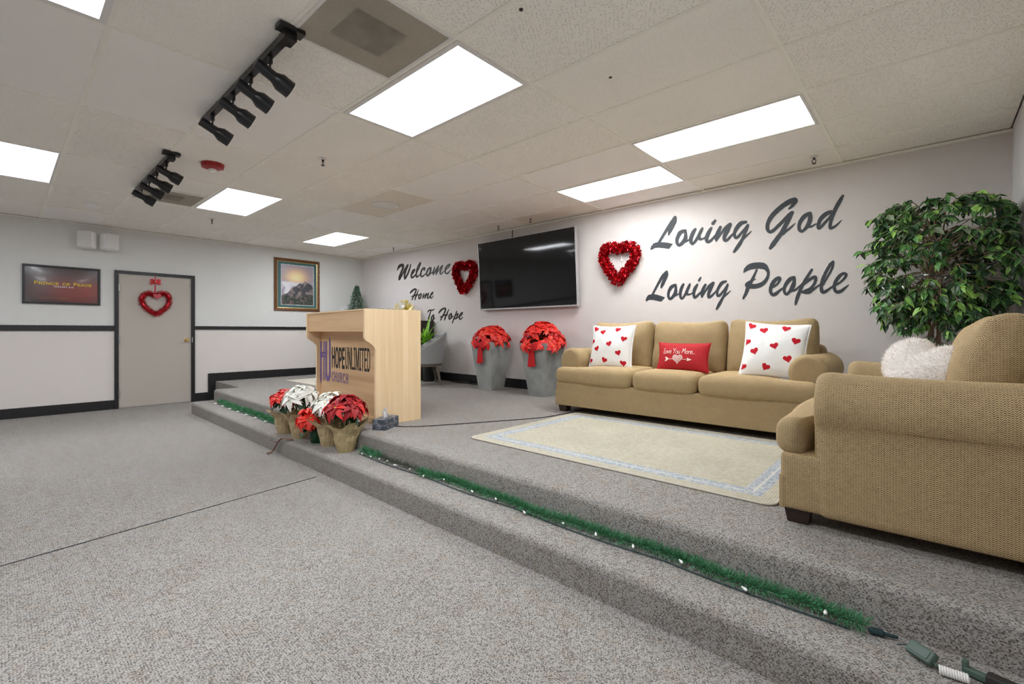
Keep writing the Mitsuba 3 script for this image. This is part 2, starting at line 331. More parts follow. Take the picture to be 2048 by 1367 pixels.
struct('trim_2', box(XL, XL + .022, 2.12, YB, 1.166, 1.220), 'black_trim_mat', 'black chair rail right of the door')
struct('baseboard_left', box(XL, XL + .018, YF, 1.125, 0, .132), 'black_trim_mat')
part('baseboard_left', 'board', box(XL, XL + .018, 2.12, 2.434, 0, .132), 'black_trim_mat')
part('baseboard_left', 'board', box(XL, XL + .02, 2.308, 2.436, .132, .440), 'black_trim_mat')
part('baseboard_left', 'board', box(XL, XL + .018, 2.440, YB, ZS2, .440), 'black_trim_mat')
struct('baseboard_back', box(XL + .02, XR, YB - .018, YB, ZS2, .438), 'black_trim_mat')
struct('trim_3', box(XL, XR, YB - .022, YB, ZC - .020, ZC - .001), 'tee_mat', 'wall angle of the ceiling grid along the lettered wall')
struct('trim_4', box(XL, XL + .02, YF, YB - .022, ZC - .012, ZC - .001), 'tee_mat', 'wall angle of the ceiling grid above the door wall')
# door with casing
struct('door_1', box(XL, XL + .014, 1.172, 2.070, .012, 1.985), 'door_mat', 'taupe flush door in a black casing')
cas = [box(XL, XL + .034, 1.125, 1.172, 0, 2.031), box(XL, XL + .034, 2.070, 2.120, 0, 2.031), box(XL, XL + .034, 1.172, 2.070, 1.985, 2.031)]
for c in cas: part('door_1', 'casing', c, 'black_trim_mat')
for z in (.23, 1.03, 1.78): part('door_1', 'hinge', tube([[XL + .036, 1.176, z - .05], [XL + .036, 1.176, z + .05]], .008, 8), 'steel_mat')
k = part('door_1', 'door_handle', aim(lathe([(.030, 0), (.030, .006), (.012, .008), (.011, .03), (.020, .036), (.027, .048), (.027, .058), (.018, .068)], 20), [1, 0, 0], [XL + .014, 2.005, 1.0]), 'brass_mat', smooth=35, label='round brass door knob')
part('door_1', 'latch', box(XL + .034, XL + .037, 2.078, 2.088, .96, 1.04), 'steel_mat')

# ------------------------------------------------------------------ the ceiling: tees, tiles, lights, grilles
COLS = [XR, -0.596, -1.815, -3.034, -4.254, -5.473, -6.692, -7.911, XL]
ROWS = [YB] + [4.634 - .6096 * j for j in range(16)]
ROWS = [y for y in ROWS if y > YF] + [YF]
struct('ceiling', box(XL - .1, XR + .1, YF - .1, YB + .1, ZC + .06, ZC + .14), 'tile_smooth_mat')
LIGHTS = {(2, 5): 0, (1, 2): 1, (2, 1): 2, (5, 5): 3, (6, 2): 4, (5, 8): 5, (2, 8): 6, (1, 8): 7, (5, 11): 8}
SMOOTH = {(3, 7), (3, 8), (3, 6), (3, 3), (2, 2), (1, 1), (3, 2), (4, 2), (2, 0), (7, 7), (5, 3), (6, 0)}
TAN = {(4, 3), (3, 0)}
GRILLES = [(-2.424, -1.827, .984, 1.578), (-6.682, -6.085, .984, 1.578)]
half = .011
for ci in range(len(COLS) - 1):
    for rj in range(len(ROWS) - 1):
        if (ci, rj) in LIGHTS: continue
        x1, x0, y1, y0 = COLS[ci] - half, COLS[ci + 1] + half, ROWS[rj] - half, ROWS[rj + 1] + half
        if (ci, rj) == (2, 6): x1 = -2.424 - .02
        if (ci, rj) == (5, 6): x0 = -6.085 + .02
        m = 'tile_smooth_mat' if (ci, rj) in SMOOTH else 'tile_tan_mat' if (ci, rj) in TAN else ('tile_rough_mat' if rng.random() < .6 or (ci == 0 and rj < 5) else 'tile_fine_mat')
        dz = rng.uniform(.004, .008, 4)
        b = [[x0, y0, ZC + dz[0]], [x1, y0, ZC + dz[1]], [x1, y1, ZC + dz[2]], [x0, y1, ZC + dz[3]]]
        part('ceiling', 'tile', hexa(b, [[x, y, ZC + .02] for x, y, z in b]), m)
for x in COLS[1:-1]: part('ceiling', 'tee', box(x - .012, x + .012, YF, YB - .022, ZC, ZC + .012), 'tee_mat')
for y in ROWS[1:-1]:
    for ci in range(len(COLS) - 1): part('ceiling', 'tee', box(COLS[ci + 1] + .012, COLS[ci] - .012, y - .012, y + .012, ZC + .001, ZC + .012), 'tee_mat')
LAMP_LABELS = ['large bright ceiling light panel beside the perforated grille', 'ceiling light panel with a glowing central band nearest the tree corner', 'ceiling light panel with striped glow nearest the television wall',
               'bright ceiling light panel between the red alarm and the round speaker', 'small far ceiling light panel nearest the framed picture', 'ceiling light panel cut off by the left edge of the photo',
               'ceiling light panel cut off at the top left corner of the photo'] + ['ceiling light panel over the seating, outside the photo', 'ceiling light panel behind the camera']
def frame_mesh(x0, x1, y0, y1, w, z0, z1):
    return extrude(sbox(x0, y0, x1, y1).difference(sbox(x0 + w, y0 + w, x1 - w, y1 - w)), z1 - z0)
for (ci, rj), i in LIGHTS.items():
    t = thing('ceiling_light', LAMP_LABELS[i], 'ceiling light')
    x1, x0, y1, y0 = COLS[ci] - .013, COLS[ci + 1] + .013, ROWS[rj] - .013, ROWS[rj + 1] + .013
    w = .030 if i in (0, 6) else .016
    part(t, 'frame', xf(frame_mesh(x0, x1, y0, y1, w, 0, .016), t=(0, 0, ZC - .004)), 'white_metal_mat')
    part(t, 'housing', box(x0 + .005, x1 - .005, y0 + .005, y1 - .005, ZC + .014, ZC + .055), 'white_metal_mat')
    a0, a1, b0, b1 = x0 + w, x1 - w, y0 + w, y1 - w
    zz = ZC + .006
    quad = lambda u0, u1, v0, v1: (np.array([[u0, v0, zz], [u0, v1, zz], [u1, v1, zz], [u1, v0, zz]]), np.array([[0, 1, 2], [0, 2, 3]]))
    if i in (1, 2):
        n = 20
        for s in range(n):
            f = (s + .5) / n
            lvl = math.exp(-((f - .47) / .21) ** 2) if i == 1 else .30 + .7 * max(math.exp(-((f - c) / .10) ** 2) for c in (.22, .52, .80))
            L = TUBE_LOW + (TUBE_HIGH - TUBE_LOW) * lvl
            tint = np.array([.90, .975, 1.0]) * (1 - lvl) + np.array([1.0, 1.0, .99]) * lvl
            scene[f'{t}__diffuser__{s + 1:03d}'] = ply(quad(a0, a1, b0 + (b1 - b0) * s / n, b0 + (b1 - b0) * (s + 1) / n), 'white_plastic_mat',
                emitter={'type': 'area', 'radiance': rgb(L * tint), 'sampling_weight': .07})
    else:
        part(t, 'diffuser', quad(a0, a1, b0, b1), 'white_plastic_mat', emitter={'type': 'area', 'radiance': rgb(PANEL)})
for i, (x0, x1, y0, y1) in enumerate(GRILLES):
    t = thing('air_grille', ['perforated square air return grille beside the large light panel', 'tan perforated air grille behind the small track light'][i], 'air vent')
    part(t, 'frame', xf(frame_mesh(x0, x1, y0, y1, .018, 0, .012), t=(0, 0, ZC - .003)), 'white_metal_mat')
    part(t, 'panel', box(x0 + .018, x1 - .018, y0 + .018, y1 - .018, ZC + .001, ZC + .006), 'grille_mat')
    part(t, 'duct_opening', box(x0 + .16, x1 - .17, y0 + .14, y1 - .17, ZC - .0005, ZC + .004), 'grille_duct_mat', label='dark duct seen through the perforations')
part('ceiling', 'tee', box(-2.436, -2.424, .984, 1.578, ZC, ZC + .012), 'tee_mat'); part('ceiling', 'tee', box(-6.085, -6.073, .984, 1.578, ZC, ZC + .012), 'tee_mat')
for x, y in ((-1.437, 1.654), (-1.423, 2.454)): part('ceiling', 'hole', xf(lathe([(0, 0), (.009, 0), (.011, .006)], 10, caps=False), t=(x, y, ZC + .001)), 'dark_wood_mat', label='small dark hole in a ceiling tile')
# sprinklers, detectors, speaker
SPR = [(-3.97, 1.91, 'beside the large bright light panel'), (-7.204, 1.925, 'near the door wall left of the far light panels'), (-.753, 4.754, 'above the words nearest the tree corner'), (-3.975, 4.768, 'above the right end of the television'), (-7.216, 4.784, 'near the far room corner'), (-4.60, 4.80, 'above the left end of the television')]
for x, y, w in SPR:
    t = thing('sprinkler', 'small bronze sprinkler head ' + w, 'sprinkler', 'fire sprinklers in the ceiling')
    at = (x, y, ZC)
    part(t, 'escutcheon', xf(lathe([(.022, -.006), (.034, .0), (.034, .004)], 18), t=at), 'white_metal_mat')
    part(t, 'body', xf(join([lathe([(.010, -.022), (.010, -.004)], 10), lathe([(.016, -.058), (.016, -.055)], 12), tube([[.011, 0, -.02], [.015, 0, -.035], [.006, 0, -.055]], .003, 6), tube([[-.011, 0, -.02], [-.015, 0, -.035], [-.006, 0, -.055]], .003, 6)]), t=at), 'dark_wood_mat')
t = thing('fire_alarm', 'round red ceiling fire alarm with clear strobe', 'fire alarm')
part(t, 'base', xf(lathe([(.050, -.044), (.088, -.030), (.092, 0), (.092, .004)], 32), t=(-4.845, 1.30, ZC)), 'red_alarm_mat', smooth=40)
part(t, 'strobe', xf(lathe([(.004, -.062), (.028, -.058), (.034, -.044), (.034, -.036)], 20), t=(-4.845, 1.30, ZC)), 'lamp_glass_mat', smooth=40, label='clear strobe lens')
t = thing('smoke_detector', 'round white smoke detector on the ceiling near the door wall', 'smoke detector')
part(t, 'base', xf(lathe([(.066, -.014), (.074, -.010), (.074, .006)], 28), t=(-7.38, .73, ZC)), 'white_plastic_mat', smooth=35)
part(t, 'sensor', xf(lathe([(.034, -.044), (.056, -.036), (.060, -.013)], 28), t=(-7.38, .73, ZC)), 'white_plastic_mat', smooth=35)
t = thing('ceiling_speaker', 'round white speaker grille set in a tan ceiling tile', 'speaker')
part(t, 'ring', xf(lathe([(.115, -.008), (.150, -.010), (.158, -.002), (.158, .006)], 36, caps=False), t=(-4.86, 3.11, ZC)), 'white_metal_mat', smooth=35)
part(t, 'grille', xf(lathe([(.0, -.012), (.06, -.011), (.116, -.007)], 36, caps=False), t=(-4.86, 3.11, ZC)), 'white_metal_mat', smooth=True)
# track lights
def track(x0, x1, heads, label):
    t = thing('track_light', label, 'track light')
    y, z = .976, ZC
    part(t, 'mounting_plate', box(x0 - .01, x0 + .055, y - .062, y + .062, z - .022, z - .001), 'black_metal_mat')
    part(t, 'track', box(x1, x0 + .02, y - .018, y + .018, z - .040, z - .004), 'black_metal_mat')
    part(t, 'feed_box', box(x0 - .05, x0 + .03, y - .03, y + .03, z - .058, z - .018), 'black_metal_mat')
    for x in heads:
        d = np.array([0, .155, -.068]); d /= np.linalg.norm(d)
        tip = np.array([x, y + .005, z - .135])
        back = tip - d * .085
        prof = [(.024, 0), (.0295, .003), (.0295, .098), (.033, .108), (.047, .135), (.047, .192), (.049, .196)]
        h = part(t, 'head', aim(join([lathe(prof, 24, caps=False), lathe([(0, .0), (.024, 0.0)], 24, caps=False)]), d, back), 'black_metal_mat', smooth=30)
        part(h, 'lamp', aim(lathe([(.0, .176), (.03, .180), (.044, .186)], 24, caps=False), d, back), 'lamp_glass_mat', smooth=True)
        part(h, 'swivel', join([tube([[x, y, z - .038], [x, y, z - .075]], .014, 10), tube([[x, y, z - .07], [x, y, z - .125]], .006, 8)]), 'black_metal_mat')
track(-2.40, -3.86, [-2.637, -2.926, -3.226, -3.641], 'black four-head track light nearest the perforated grille')
track(-4.80, -6.24, [-4.953, -5.317, -5.639, -5.994], 'smaller-looking black track light beside the red fire alarm')
